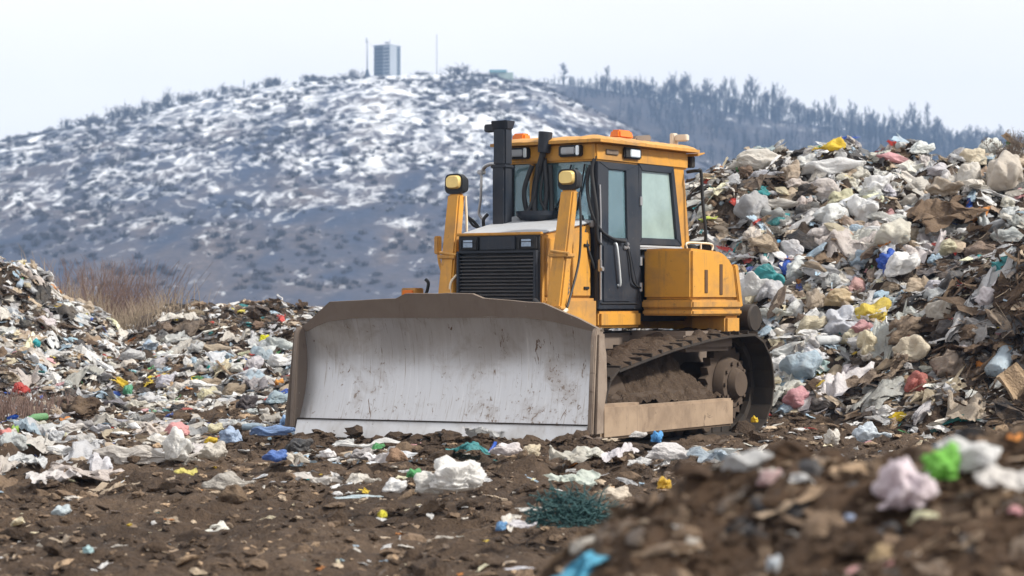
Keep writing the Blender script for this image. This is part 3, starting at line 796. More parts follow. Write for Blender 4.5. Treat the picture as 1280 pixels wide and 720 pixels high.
# inside
b = MB(); b.box(-.55, .05, -.28, .28, 1.75, 1.95, .05); b.hexa([(-.62, -.26, 1.92), (-.48, -.26, 1.92), (-.48, .26, 1.92), (-.62, .26, 1.92), (-.78, -.22, 2.68), (-.66, -.22, 2.68), (-.66, .22, 2.68), (-.78, .22, 2.68)], .04)
b.box(-.4, -.1, -.12, .12, 1.58, 1.78, .02)
b.build("seat", SEATM, cab)
b = MB(); b.box(.55, .86, -.35, .35, 1.6, 2.42, .04); b.tube(smooth_path([(.5, .18, 2.3), (.42, .16, 2.5), (.40, .15, 2.62)]), .02); b.cyl((.40, .15, 2.6), (.40, .15, 2.70), .03)
b.tube(smooth_path([(.6, -.1, 2.4), (.7, -.1, 2.55), (.75, -.12, 2.68)]), .015); b.box(.70, .80, -.2, .1, 2.42, 2.60, .02)
b.build("console", BLACK, cab)
# roof lamps and beacons
for (x, y, dx, dy) in ((1.07, .33, .05, .15), (1.07, -.38, .05, .14)):
    m = MB(); m.box(x - .03, x + dx, y - dy, y + dy, 3.225, 3.355, .015); lam = m.build("roof_lamp", BLACK, cab)
    MB().box(x + dx - .012, x + dx + .012, y - dy + .04, y + dy - .07, 3.25, 3.33, .012).build("lens", GREY, lam)
    MB().box(x + dx - .01, x + dx + .015, y + dy - .055, y + dy - .012, 3.235, 3.345, .008).build("lamp_reflector", LENSW, lam)
m = MB(); m.box(.14, .50, .655, .70, 3.225, 3.355, .015); lam = m.build("roof_lamp", BLACK, cab)
MB().box(.19, .40, .695, .712, 3.245, 3.335, .015).build("lens", LENSW, lam)
MB().box(.60, .86, .655, .672, 3.25, 3.31, .01).build("vent_slot", BROWNP, cab)
m = MB(); m.box(.02, .36, .36, .54, 3.455, 3.475, .006); m.hexa([(.03, .37, 3.475), (.35, .37, 3.475), (.35, .53, 3.475), (.03, .53, 3.475), (.05, .39, 3.575), (.33, .39, 3.575), (.33, .51, 3.575), (.05, .51, 3.575)], .02)
m.build("beacon", AMBER, cab)
m = MB(); m.hexa([(-.36, .36, 3.445), (-.02, .36, 3.445), (-.02, .52, 3.445), (-.36, .52, 3.445), (-.42, .38, 3.56), (-.06, .38, 3.52), (-.06, .5, 3.52), (-.42, .5, 3.56)], .02); m.build("beacon_base", BROWNP, cab)
m = MB(); m.cyl((.5, -.74, 3.42), (.5, -.74, 3.47), .04); m.hexa([(.42, -.85, 3.47), (.58, -.85, 3.47), (.58, -.66, 3.47), (.42, -.66, 3.47), (.43, -.84, 3.57), (.57, -.84, 3.57), (.57, -.67, 3.57), (.43, -.67, 3.57)], .02)
m.build("beacon", AMBER, cab)
m = MB(); m.box(-1.10, -.98, .40, .46, 3.42, 3.62, .012); m.box(-1.09, -1.0, .46, .62, 3.52, 3.60, .012); m.tube(smooth_path([(-.98, .42, 3.43), (-.8, .40, 3.47), (-.6, .42, 3.45)]), .02)
m.build("antenna", plain("weathered_white", (.62, .55, .46), .6), cab)
m = MB(); m.tube(smooth_path([(-.96, .66, 3.14), (-.96, .80, 3.15), (-1.0, .83, 3.13), (-1.02, .84, 2.8), (-1.06, .86, 2.36), (-1.06, .80, 2.30), (-1.02, .66, 2.30)], 8), .020); m.build("mirror_bracket", BLACK, cab)

# ---- tank beside and behind the cab
b = MB()
prof = [(.05, 1.605), (-1.10, 1.605), (-1.06, 1.80), (-.97, 1.98), (-.84, 2.10), (-.66, 2.165), (-.1, 2.19), (.05, 2.195)]
b.prism(prof, 'y', .66, 1.31, .03)
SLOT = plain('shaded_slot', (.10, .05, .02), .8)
tank = b.build("fuel_tank", YEL, dz)
b = MB()
b.box(-1.10, .065, .64, 1.335, 1.50, 1.60, .02)
b.box(-1.12, .05, .64, 1.325, 1.42, 1.495, .02)
b.build("tank_shelf", YEL2, tank)
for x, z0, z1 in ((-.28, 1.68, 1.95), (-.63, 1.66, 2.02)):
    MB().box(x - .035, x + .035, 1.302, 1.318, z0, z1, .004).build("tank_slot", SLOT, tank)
MB().hexa([(-1.13, 1.16, 1.52), (-1.04, 1.16, 1.52), (-1.04, 1.335, 1.52), (-1.13, 1.335, 1.52), (-1.02, 1.16, 2.02), (-.92, 1.16, 2.02), (-.92, 1.33, 2.02), (-1.02, 1.33, 2.02)], .012).build("tank_flange", YEL, tank)
m = MB(); m.tube(smooth_path([(.0, 1.22, 2.19), (.0, 1.22, 2.255), (-.3, 1.23, 2.262), (-.58, 1.22, 2.25), (-.58, 1.22, 2.18)]), .012); m.tube([(-.3, 1.23, 2.19), (-.3, 1.23, 2.26)], .010)
m.build("tank_rail", CREAM, tank)
MB().cyl((-.45, 1.0, 2.17), (-.45, 1.0, 2.25), .07, seg=18, bev=.01).build("filler_cap", BLACK, tank)
MB().box(-1.12, -.78, .80, 1.30, 1.20, 1.415, .03).build("tank_foot", YEL2, tank)
b = MB(); b.prism([(.05, 1.605), (-1.10, 1.605), (-.86, 2.10), (.05, 2.195)], 'y', -1.31, -.66, .03); b.box(-1.10, .065, -1.335, -.64, 1.42, 1.60, .02)
b.build("battery_box", YEL, dz)
MB().box(-1.85, -1.11, -.72, .72, 1.25, 2.16, .05).build("rear_tank", YEL, dz)
MB().cyl((-1.5, .9, 1.38), (-1.5, 1.3, 1.38), .17, seg=20, bev=.02).build("rear_hub", RUST, dz)
MB().box(-1.0, .1, .45, 1.28, 1.00, 1.24, .05).build("fender", BROWNP, dz)
# ------------------------------------------------------------------ ground, heaps, hills
def spaced(lo, hi, step, far_lo, far_hi, grow=1.18):
    c = list(np.arange(lo, hi + 1e-6, step))
    a, s = lo, step
    L = []
    while a > far_lo: s *= grow; a -= s; L.append(a)
    b, s = hi, step
    H = []
    while b < far_hi: s *= grow; b += s; H.append(b)
    return np.array(L[::-1] + c + H)

SOIL = soil_mat("brown_soil", (0.036, 0.024, 0.017), (0.098, 0.065, 0.043), (0.20, 0.138, 0.093))
HEAPM = soil_mat("heap_soil", (0.030, 0.022, 0.017), (0.080, 0.056, 0.041), (0.15, 0.110, 0.080), 1.4)
gx = spaced(-7.5, 6.5, 0.055, -1800, 1800); gy = spaced(11.0, 33.0, 0.055, -250, 1440)
tag(put("ground", grid_mesh("ground", gx, gy, ground_h), SOIL), kind="structure")

def heap(name, xs, ys, f, label, mat=HEAPM):
    keep = lambda X, Y, Z: Z > ground_h(X, Y) - 0.25
    o = put(name, grid_mesh(name, xs, ys, f, keep), mat)
    return tag(o, label, "trash heap")
heap("trash_heap", np.arange(-.5, 16, .055), np.arange(21, 44, .055), heap_r, "tall landfill heap of bags, rags and brown soil rising behind the bulldozer's tracks")
heap("trash_heap", np.arange(-16, -2.6, .06), np.arange(28, 45, .06), heap_l, "landfill heap sloping down from the frame edge towards a gap of dry stalks")
heap("trash_heap", np.arange(-9, 3, .06), np.arange(27, 46, .06), heap_m, "low dark landfill heap half hidden behind the blade's far end")
FORE = soil_mat("loose_soil", (0.050, 0.030, 0.018), (0.130, 0.076, 0.044), (0.22, 0.140, 0.086), 2.2)
heap("soil_mound", np.arange(-1.5, 4.2, .025), np.arange(3.6, 9.6, .025), heap_f, "blurred mound of loose brown soil and litter close to the camera", FORE)["category"] = "soil mound"

AX = [-1500, -700, -470, -356, -242, -212, -182, -152, -121, -91, -61, -30, -8, 15, 38, 61, 83, 106, 136, 193, 288, 420, 700]
AY = [330, 290, 258, 230, 178, 160, 143, 125, 109, 98, 93, 92.5, 95, 108, 134, 163, 196, 230, 258, 300, 340, 358, 372]
def hill_a(x, y):
    c = EYE + (HORIZON - np.interp(x, AX, AY)) * 1000 / F_PX
    t = np.clip((y - 560) / (1000 - 560), 0, 1)
    p = 0.55 * t + 0.45 * sstep(0, 1, t)
    z = c * p
    z = np.where(y > 1000, z - (y - 1000) * 0.25, z)
    bump = (3.2 * fbm(x / 70, y / 70, 30, 3) + 1.0 * fbm(x / 14, y / 14, 33, 3)) * np.clip(4 * t * (1 - t) + .15 * t, 0, 1)
    return z + bump - 0.6
BX = [-400, -120, -38, 0, 28, 57, 85, 123, 152, 189, 218, 246, 284, 303, 407, 550, 900]
BY = [360, 200, 104, 96, 103, 111, 122, 136, 147, 158, 171, 181, 187, 190, 215, 250, 330]
def hill_b(x, y):
    c = EYE + (HORIZON - np.interp(x, BX, BY)) * 1250 / F_PX
    t = np.clip((y - 760) / (1250 - 760), 0, 1)
    z = c * (0.6 * t + 0.4 * sstep(0, 1, t))
    z = np.where(y > 1250, z - (y - 1250) * 0.3, z)
    return z + 3.0 * fbm(x / 80, y / 80, 36, 3) * np.clip(4 * t * (1 - t), 0, 1) - 0.6

def hill_mat(name, snow_mid, brush, brush2, snow=(0.74, 0.765, 0.80)):
    m, nt, b = new_mat(name)
    geo = N(nt, "ShaderNodeNewGeometry"); v = geo.outputs["Position"]
    mp0 = N(nt, "ShaderNodeMapping"); mp0.inputs["Scale"].default_value = (1, .42, 1); nt.links.new(v, mp0.inputs[0])
    fine = noise_tex(nt, mp0.outputs[0], 0.20, 5, 0.62, 0.7)
    mid = noise_tex(nt, mp0.outputs[0], 0.045, 4, 0.55, 0.5)
    mp = N(nt, "ShaderNodeMapping"); mp.inputs["Scale"].default_value = (0.6, 1.4, 0.4); mp.inputs["Rotation"].default_value = (0, 0, 0.25); nt.links.new(v, mp.inputs[0])
    big = noise_tex(nt, mp.outputs[0], 0.012, 4, 0.55, 0.6)
    # snow lies thickest high on the slope
    sep = N(nt, "ShaderNodeSeparateXYZ"); nt.links.new(v, sep.inputs[0])
    hz = N(nt, "ShaderNodeMapRange"); nt.links.new(sep.outputs[2], hz.inputs[0])
    hz.inputs[1].default_value = 8; hz.inputs[2].default_value = 70; hz.inputs[3].default_value = -0.21; hz.inputs[4].default_value = 0.05
    s1 = N(nt, "ShaderNodeMath", operation='MULTIPLY_ADD'); nt.links.new(big, s1.inputs[0]); s1.inputs[1].default_value = 0.60
    f2 = N(nt, "ShaderNodeMath", operation='MULTIPLY'); nt.links.new(fine, f2.inputs[0]); f2.inputs[1].default_value = 1.25; nt.links.new(f2.outputs[0], s1.inputs[2])
    s2 = N(nt, "ShaderNodeMath", operation='MULTIPLY_ADD'); nt.links.new(mid, s2.inputs[0]); s2.inputs[1].default_value = 0.45; nt.links.new(s1.outputs[0], s2.inputs[2])
    s3 = N(nt, "ShaderNodeMath", operation='ADD'); nt.links.new(s2.outputs[0], s3.inputs[0]); hx_ = N(nt, "ShaderNodeMapRange"); nt.links.new(sep.outputs[0], hx_.inputs[0]); hx_.inputs[1].default_value = -15; hx_.inputs[2].default_value = 70; hx_.inputs[3].default_value = 0; hx_.inputs[4].default_value = -.16
    s4 = N(nt, "ShaderNodeMath", operation='ADD'); nt.links.new(hx_.outputs[0], s4.inputs[0]); nt.links.new(hz.outputs[0], s4.inputs[1]); nt.links.new(s4.outputs[0], s3.inputs[1])
    mask = ramp(nt, s3.outputs[0], [(0, gray(0)), (1, gray(1))])
    r = mask.node.color_ramp
    mr = N(nt, "ShaderNodeMapRange"); nt.links.new(s3.outputs[0], mr.inputs[0])
    mr.inputs[1].default_value = snow_mid - .12; mr.inputs[2].default_value = snow_mid + .19
    nt.links.new(mid, mask.node.inputs[0])
    veg = mixc(nt, ramp(nt, mid, [(0.35, gray(0)), (0.65, gray(1))]), brush, brush2)
    veg = mixc(nt, ramp(nt, noise_tex(nt, v, .35, 5, .7), [(.35, gray(.55)), (.68, gray(0))]), veg, (.018, .022, .034))
    c = mixc(nt, mr.outputs[0], veg, snow)
    nt.links.new(c, b.inputs["Base Color"]); b.inputs["Roughness"].default_value = 0.9
    b.inputs["Specular IOR Level"].default_value = 0.1
    return m
HA = hill_mat("snow_patched_slope", 1.20, (0.050, 0.062, 0.098), (0.128, 0.108, 0.104))  # bluish brush: the blue of the distant haze put into the colour
HB = hill_mat("wooded_slope", 1.33, (0.046, 0.048, 0.062), (0.085, 0.076, 0.078))  # brush tinge carries some of the distance haze in its colour
tag(put("snowy_hill", grid_mesh("snowy_hill", np.arange(-1500, 701, 5.), np.arange(520, 1301, 5.), hill_a), HA), kind="structure")
tag(put("wooded_hill", grid_mesh("wooded_hill", np.arange(-400, 900, 7.), np.arange(740, 1400, 7.), hill_b), HB), kind="structure")

# ------------------------------------------------------------------ bare trees
TWIG = plain("bare_twigs", (0.046, 0.043, 0.050), 0.9)
def tri_tube(V, Fc, p, q, r0, r1):
    d = (q - p); 
    if d.length < 1e-6: return
    d = d.normalized(); ref = Vector((0, 0, 1)) if abs(d.z) < .9 else Vector((1, 0, 0))
    u = d.cross(ref).normalized(); w = d.cross(u); k = len(V)
    for c, r in ((p, r0), (q, r1)):
        for a in (0, 2.094, 4.189): V.append(tuple(c + u * (math.cos(a) * r) + w * (math.sin(a) * r)))
    for a in range(3): Fc.append((k + a, k + (a + 1) % 3, k + 3 + (a + 1) % 3, k + 3 + a))
def bare_tree(seed, h, shrub=False, n1=16, n2=7, n3=4, spread=.34, tr=.16):
    rng = random.Random(seed); TV, TF, CV, CF = [], [], [], []
    def rv(a): return Vector((rng.uniform(-a, a), rng.uniform(-a, a), rng.uniform(-a, a)))
    stems = [(Vector((0, 0, -.4)), Vector((rng.uniform(-.05, .05) * h, rng.uniform(-.05, .05) * h, h * .8)))] if not shrub else \
        [(Vector((rng.uniform(-.12, .12) * h, rng.uniform(-.12, .12) * h, -.3)), Vector((rng.uniform(-.5, .5) * h, rng.uniform(-.5, .5) * h, h * rng.uniform(.5, .85)))) for _ in range(7)]
    for p, q in stems:
        m = (p + q) / 2 + rv(.03 * h)
        tri_tube(TV, TF, p, m, tr, tr * .7); tri_tube(TV, TF, m, q, tr * .7, tr * .3)
        for i in range(n1 if not shrub else max(4, n1 // 3)):
            t = rng.uniform(.22 if not shrub else .15, 1.0); a = rng.uniform(0, 6.283)
            o = p.lerp(m, t * 2) if t < .5 else m.lerp(q, t * 2 - 1)
            L = h * spread * (1.15 - t * .75) * rng.uniform(.6, 1.2)
            e = o + Vector((math.cos(a) * L * .75, math.sin(a) * L * .75, L * rng.uniform(.45, 1.0)))
            tri_tube(CV, CF, o, e, tr * .34, tr * .16)
            for j in range(n2):
                s = rng.uniform(.25, 1); o2 = o.lerp(e, s); L2 = L * rng.uniform(.25, .55)
                e2 = o2 + Vector((rng.gauss(0, .5), rng.gauss(0, .5), rng.uniform(.2, 1))).normalized() * L2
                tri_tube(CV, CF, o2, e2, tr * .20, tr * .10)
                for k in range(n3):
                    o3 = o2.lerp(e2, rng.uniform(.2, 1)); e3 = o3 + Vector((rng.gauss(0, .6), rng.gauss(0, .6), rng.uniform(0, 1))).normalized() * L2 * rng.uniform(.3, .7)
                    tri_tube(CV, CF, o3, e3, tr * .13, tr * .08)
    return (np.array(TV), np.array(TF)), (np.array(CV), np.array(CF))

def dome_bush(seed, h, n1, n2, r):
    """many fine twigs fanning from the root into an uneven dome"""
    rg_ = random.Random(seed); V, Fc = [], []
    for i in range(n1):
        a = rg_.uniform(0, 6.283); el = rg_.uniform(.25, 1.57); L = h * rg_.uniform(.55, 1.05)
        o = Vector((rg_.gauss(0, .22) * h, rg_.gauss(0, .22) * h, -.1)); e = o + Vector((math.cos(a) * math.cos(el) * .8, math.sin(a) * math.cos(el) * .8, math.sin(el))) * L
        m = o.lerp(e, .5) + Vector((0, 0, .1 * L)); tri_tube(V, Fc, o, m, r, r * .8); tri_tube(V, Fc, m, e, r * .8, r * .5)
        for j in range(n2):
            p = m.lerp(e, rg_.uniform(-.3, 1)); q = p + Vector((rg_.gauss(0, .5), rg_.gauss(0, .5), rg_.uniform(.1, 1))).normalized() * L * rg_.uniform(.15, .35)
            tri_tube(V, Fc, p, q, r * .6, r * .4)
    return np.array(V), np.array(Fc)
TREES = [bare_tree(100 + k, 14, n1=22, n2=7, n3=4, tr=.34) for k in range(5)]
BUSH = [(dome_bush(200 + k, 4.2, 46, 6, .075), (np.zeros((0, 3)), np.zeros((0, 4), int))) for k in range(5)]
def tree_mesh(T, name):
    (a, fa), (c, fc) = T
    return np_mesh(name, np.concatenate([a, c]), [fa, fc + len(a)], smooth=False)
TREE_ME = [tree_mesh(t, "bare_tree") for t in TREES]
BUSH_ME = [tree_mesh(t, "bare_bush") for t in BUSH]
for me in TREE_ME + BUSH_ME: me.materials.append(TWIG)

def crest_a(px): x = (px - 640) * 1000 / F_PX; return x, 1000.0
rng = random.Random(3)
# two lone trees, trunk and crown apart
for px, hgt, lab, T in ((705, 9.5, "lone bare round-crowned tree on the hill crest beside the low shed", 0), (757, 10.0, "lone bare narrow tree between the round-crowned tree and the wooded ridge", 3)):
    x = (px - 640) * 1230 / F_PX; z = float(hill_b(np.array([x]), np.array([1230.]))[0])
    e = empty("bare_tree", (x, 1230, z)); e.scale = (1.3 * hgt / 11, 1.3 * hgt / 11, 1.25 * hgt / 11)
    tag(e, lab, "tree")
    (a, fa), (c, fc) = TREES[T]
    put("trunk", np_mesh("trunk", a, [fa], smooth=False), TWIG, e); put("crown", np_mesh("crown", c, [fc], smooth=False), TWIG, e)
# the row along the wooded ridge
px = 786.0; k = 0
while px < 1300:
    y = 1250 + rng.uniform(-22, 16); x = (px - 640) * y / F_PX
    s = (1.45 + .35 * math.sin(px * .045) * math.sin(px * .017 + 1)) * (rng.uniform(.6, 1.15) if px < 1180 else rng.uniform(.6, .9)) * (1.0 if px > 830 else .85)
    o = put("bare_tree", TREE_ME[rng.randrange(5)], None, None, (x, y, float(hill_b(np.array([x]), np.array([y]))[0]) - .3))
    o.scale = (s * rng.uniform(.42, .66), s * rng.uniform(.42, .66), s); o.rotation_euler = (0, 0, rng.uniform(0, 6.28))
    tag(o, "slender leafless tree in the row along the wooded ridge against the sky", "tree", "bare trees along the wooded ridge")
    px += rng.uniform(1.5, 4.4); k += 1
# bushes along the snowy crest
for px, s, w in ((64, .6, .9), (82, 1.25, .8), (104, .9, 1.1), (118, 1.15, 1.2), (143, 1.35, 1.1), (157, 1.25, 1.2), (172, .9, 1.0), (181, 1.2, .6), (197, 1.0, 1.2), (209, 1.25, 1.1), (228, 1.1, 1.1), (240, 1.2, 1.2),
                 (262, .8, .9), (281, 1.25, 1.0), (296, .6, .9), (318, .6, .8), (337, 1.1, 1.1), (345, .9, .8), (384, .8, .9), (395, .6, 1.2), (440, 1.0, 1.1), (528, .4, 1.4), (572, 1.15, 1.7), (596, .5, 1.4), (652, .5, 1.4), (672, .5, 1.2)):
    y = 998.0; x = (px - 640) * y / F_PX
    o = put("bare_bush", BUSH_ME[rng.randrange(5)], None, None, (x, y, float(hill_a(np.array([x]), np.array([y]))[0]) - .2))
    w *= rng.uniform(.8, 1.5); s *= rng.uniform(.75, 1.3); o.scale = (w * 1.3, w * 1.3, s * 1.2); o.rotation_euler = (0, 0, rng.uniform(0, 6.28))
    tag(o, "low leafless bush on the snow-patched crest against the pale sky", "bush", "bare bushes along the snowy crest")

def scatter_mesh(name, protos, P, S, Rz, mat, tint=None):
    """many small copies of a few shapes in one mesh; P (n,3), S (n,3), Rz (n,)"""
    Vs, Fs, Cs, off = [], [], [], 0
    which = RNG.integers(0, len(protos), len(P))
    for k, (pv, pf) in enumerate(protos):
        i = np.nonzero(which == k)[0]
        if not len(i): continue
        v = pv[None] * S[i][:, None, :]
        c, s = np.cos(Rz[i])[:, None], np.sin(Rz[i])[:, None]
        v = np.stack([v[..., 0] * c - v[..., 1] * s, v[..., 0] * s + v[..., 1] * c, v[..., 2]], -1) + P[i][:, None, :]
        n = pv.shape[0]
        Fs.append((pf[None] + (np.arange(len(i)) * n)[:, None, None] + off).reshape(-1, pf.shape[1]))
        Vs.append(v.reshape(-1, 3)); off += len(i) * n
        if tint is not None: Cs.append(np.repeat(tint[i], n, axis=0))
    me = np_mesh(name, np.concatenate(Vs), Fs, np.concatenate(Cs) if Cs else None, smooth=False)
    return put(name, me, mat)

# the wood on the far slope and the brush on the snowy one: nobody could count them
def simple_tree(seed):
    (a, fa), (c, fc) = bare_tree(seed, 11, n1=9, n2=3, n3=2, spread=.3, tr=.36)
    return np.concatenate([a, c]), np.concatenate([fa, fc + len(a)])
ST = [simple_tree(300 + k) for k in range(4)]
n = 4200
wx = RNG.uniform(-30, 420, n); wy = RNG.uniform(1030, 1262, n)
wd = fbm(wx / 38, wy / 60, 55, 3); keepw = (wx > -20) & (wd > -.18)
wx, wy = wx[keepw], wy[keepw]
wx = np.concatenate([wx, RNG.uniform(30, 330, 620)]); wy = np.concatenate([wy, RNG.uniform(1222, 1262, 620)])
s = RNG.uniform(.4, 1.15, len(wx)) * sstep(-30, 70, wx).clip(.35, 1)
TWIG2 = plain("dark_wood_twigs", (0.030, 0.033, 0.046), 0.9)  # twigs tinted with the blue haze of distance
tag(scatter_mesh("woodland", ST, np.stack([wx, wy, hill_b(wx, wy) - .3], -1), np.stack([s * .9, s * .9, s], -1), RNG.uniform(0, 6.28, len(wx)), TWIG2), kind="stuff")
def simple_bush(seed): return dome_bush(seed, 2.0, 26, 2, .075)
SB = [simple_bush(400 + k) for k in range(4)]
n = 7000
hx = RNG.uniform(-330, 150, n); hy = RNG.uniform(590, 1000, n)
d = fbm(hx / 40, hy / 40, 44, 3) + .35 * fbm(hx / 9, hy / 9, 46, 2)
k = d > -0.12
hx, hy = hx[k], hy[k]; s = RNG.uniform(.35, 1.15, len(hx))
tag(scatter_mesh("hillside_brush", SB, np.stack([hx, hy, hill_a(hx, hy) - .1], -1), np.stack([s * 1.3, s * 1.3, s], -1), RNG.uniform(0, 6.28, len(hx)), TWIG), kind="stuff")

# ------------------------------------------------------------------ the tower block, masts and shed on the crest
def on_a(px, y=1000.):
    x = (px - 640) * y / F_PX
    return x, y, float(hill_a(np.array([x]), np.array([y]))[0])
CONC = plain("grey_concrete", (0.11, 0.135, 0.17), 0.8); CONC2 = plain("pale_concrete", (0.29, 0.32, 0.36), 0.8); DARKW = plain("window_band", (0.05, 0.07, 0.09), 0.25); METM = plain("mast_metal", (0.32, 0.33, 0.36), 0.5, 0.4)
x, y, z = on_a(484)
t = empty("tower_block", (x, y, z - 1), R(-32)); tag(t, "grey tower block with banded windows standing alone on the hill crest", "tower block")
b = MB(); b.box(-4.6, 4.6, -4.4, 4.4, -2, 14.6, .05); b.build("wall", CONC, t)
b = MB(); b.box(1.0, 4.75, -4.62, -4.35, .5, 14.7, .03); b.box(4.55, 4.75, -4.6, 1.2, .5, 14.7, .03); b.build("stair_bay", CONC2, t)
for k in range(8):
    b = MB(); b.box(-4.3, .6, -4.52, -4.38, 1.2 + k * 1.62, 2.1 + k * 1.62, 0); b.build("window", DARKW, t)
    b = MB(); b.box(1.4, 4.4, -4.70, -4.60, 1.2 + k * 1.62, 1.9 + k * 1.62, 0); b.build("window", DARKW, t)
    b = MB(); b.box(4.58, 4.66, 1.4, 4.2, 1.2 + k * 1.62, 2.1 + k * 1.62, 0); b.build("window", DARKW, t)
b = MB(); b.box(-4.8, 4.85, -4.75, 4.6, 14.6, 15.0, .04); b.build("roof", CONC2, t)
b = MB(); b.box(-1.6, 1.4, -1.5, 1.5, 15.0, 15.5, .05); b.box(-.8, 1.0, -1, 1, 16.2, 16.7, .05); b.tube([(0, 0, 15.4), (0, 0, 16.3)], .12); b.tube([(3, -2, 15), (3, -2, 17.6)], .12); b.build("rooftop_plant", METM, t)
x, y, z = on_a(459)
m = empty("stayed_mast", (x, y, z - .5)); tag(m, "thin mast with a thicker head and stay wire beside the tower block", "mast")
MB().tube([(0, 0, 0), (0, 0, 16.8)], .36, 8, r1=.24).build("pole", METM, m)
MB().tube([(0, 0, 16.5), (-.4, 0, 18.8)], .55, 8, r1=.3).build("mast_head", METM, m)
MB().tube([(0, 0, 17.4), (4.6, 0, 12.6)], .06, 5).build("stay_wire", METM, m)
MB().hexa([(-1.7, -1.4, -.6), (1.7, -1.4, -.6), (1.7, 1.4, -.6), (-1.7, 1.4, -.6), (-.45, -.4, 4), (.45, -.4, 4), (.45, .4, 4), (-.45, .4, 4)], .05).build("mast_footing", CONC, m)
x, y, z = on_a(546)
o = MB().tube([(x, y, z - .5), (x, y, z + 19.3)], .22, 8, r1=.15).build("radio_mast", METM); tag(o, "tall plain thin mast standing apart on the hill crest beyond the tower block", "mast")
x, y, z = on_a(305)
o = MB().tube([(x, y, z - .5), (x, y, z + 5.2)], .28, 8).build("short_post", METM); tag(o, "short pale post on the snowy crest among the leafless bushes", "post")
x, y, z = on_a(627, 1001.)
sh = empty("hillside_shed", (x, y, z + .4)); tag(sh, "low shed with a dark teal roof half sunk in the hill crest", "shed")
MB().box(-5.5, 5.5, -3, 3, -1.5, 2.4, .05).build("wall", plain("pale_green_wall", (.32, .40, .36), .8), sh)
MB().prism([(-3.4, 2.4), (3.4, 2.4), (0, 4.0)], 'x', -5.9, 2.5, .04).build("roof", plain("teal_roof", (.05, .14, .17), .6), sh)
MB().box(-3.6, -1.8, -3.06, -2.98, .2, 1.8, 0).build("door", DARKW, sh)
HEDGE = [simple_bush(450 + k) for k in range(3)]
hx = RNG.uniform(-22, 62, 330); hy = 1003 + RNG.uniform(0, 14, 330); s = RNG.uniform(.5, 1.1, 330)
tag(scatter_mesh("crest_undergrowth", HEDGE, np.stack([hx, hy, np.maximum(hill_a(hx, hy), hill_b(hx, hy))], -1), np.stack([s * 1.4, s * 1.4, s * 1.2], -1), RNG.uniform(0, 6.28, 330), TWIG), kind="stuff")

# ------------------------------------------------------------------ shapes of litter
def ico(sub):
    b = bmesh.new(); bmesh.ops.create_icosphere(b, subdivisions=sub, radius=1)
    V = np.array([v.co[:] for v in b.verts]); Fc = np.array([[v.index for v in f.verts] for f in b.faces]); b.free()
    return V, Fc
ICO = {k: ico(k) for k in (1, 2, 3, 4, 5)}
def tri(t): return 4 * np.abs(t - np.floor(t + .5)) - 1          # sharp folds with flat faces between
def crumple(P, seed, f0, octs, gain=.62, n=3, stretch=None):
    """creased noise: zig-zag waves in random directions through a slightly warped space"""
    rg_ = np.random.default_rng(seed)
    W = P + .22 * np.stack([pnoise(P[:, 1] * 1.7 + seed, P[:, 2] * 1.7, seed % 90), pnoise(P[:, 2] * 1.7, P[:, 0] * 1.7 + seed, seed % 90 + 1), pnoise(P[:, 0] * 1.7, P[:, 1] * 1.7 - seed, seed % 90 + 2)], -1)
    out = np.zeros(len(P)); a_, f = 1.0, f0
    for o in range(octs):
        for k in range(n):
            d = rg_.normal(0, 1, 3); d /= np.linalg.norm(d)
            if stretch is not None: d = d * stretch
            m = .5 + .5 * pnoise(P[:, 0] * f * .5 + k * 7 + seed, P[:, 1] * f * .5 + P[:, 2] - o, seed % 80 + o)
            out += a_ / n * tri(W @ d * f * .5 + rg_.uniform(0, 1)) * m
        a_ *= gain; f *= 1.95
    return out
def lump(seed, sub=4, tail=False, folds=1.0, flat=.55, width=.62):
    V, Fc = ICO[sub]; rg_ = np.random.default_rng(seed)
    o = rg_.uniform(0, 50)
    low = pnoise(V[:, 0] * 1.1 + o, V[:, 1] * 1.1 + V[:, 2] * .6, seed % 70) * .32 + pnoise(V[:, 2] * 1.3 + o, V[:, 0] * 1.2 - V[:, 1], seed % 70 + 5) * .22
    st = np.array([.35, 1.35, 1.35]) if tail else np.array([.55, 1.25, 1.25])
    k = 1 + low + folds * .34 * crumple(V, seed, 1.5, 5 if sub > 3 else (3 if sub > 1 else 2), .56, 3, st)
    P = V * k[:, None]
    if tail:
        u = np.clip((V[:, 0] - .35) / .65, 0, 1)
        pinch = 1 - .86 * np.sin(np.minimum(1, u * 1.35) * math.pi / 2) + .60 * np.maximum(0, u - .72) / .28
        P[:, 0] += .6 * u * u; P[:, 1] *= pinch; P[:, 2] *= pinch
    P[:, 1] *= width; P[:, 2] *= flat
    P[:, 2] += .16 * pnoise(P[:, 0] * 1.5 + o, P[:, 1] * 1.5, seed % 60)
    P[:, 2] = np.where(P[:, 2] < -.22, -.22 + (P[:, 2] + .22) * .3, P[:, 2])
    return P, Fc
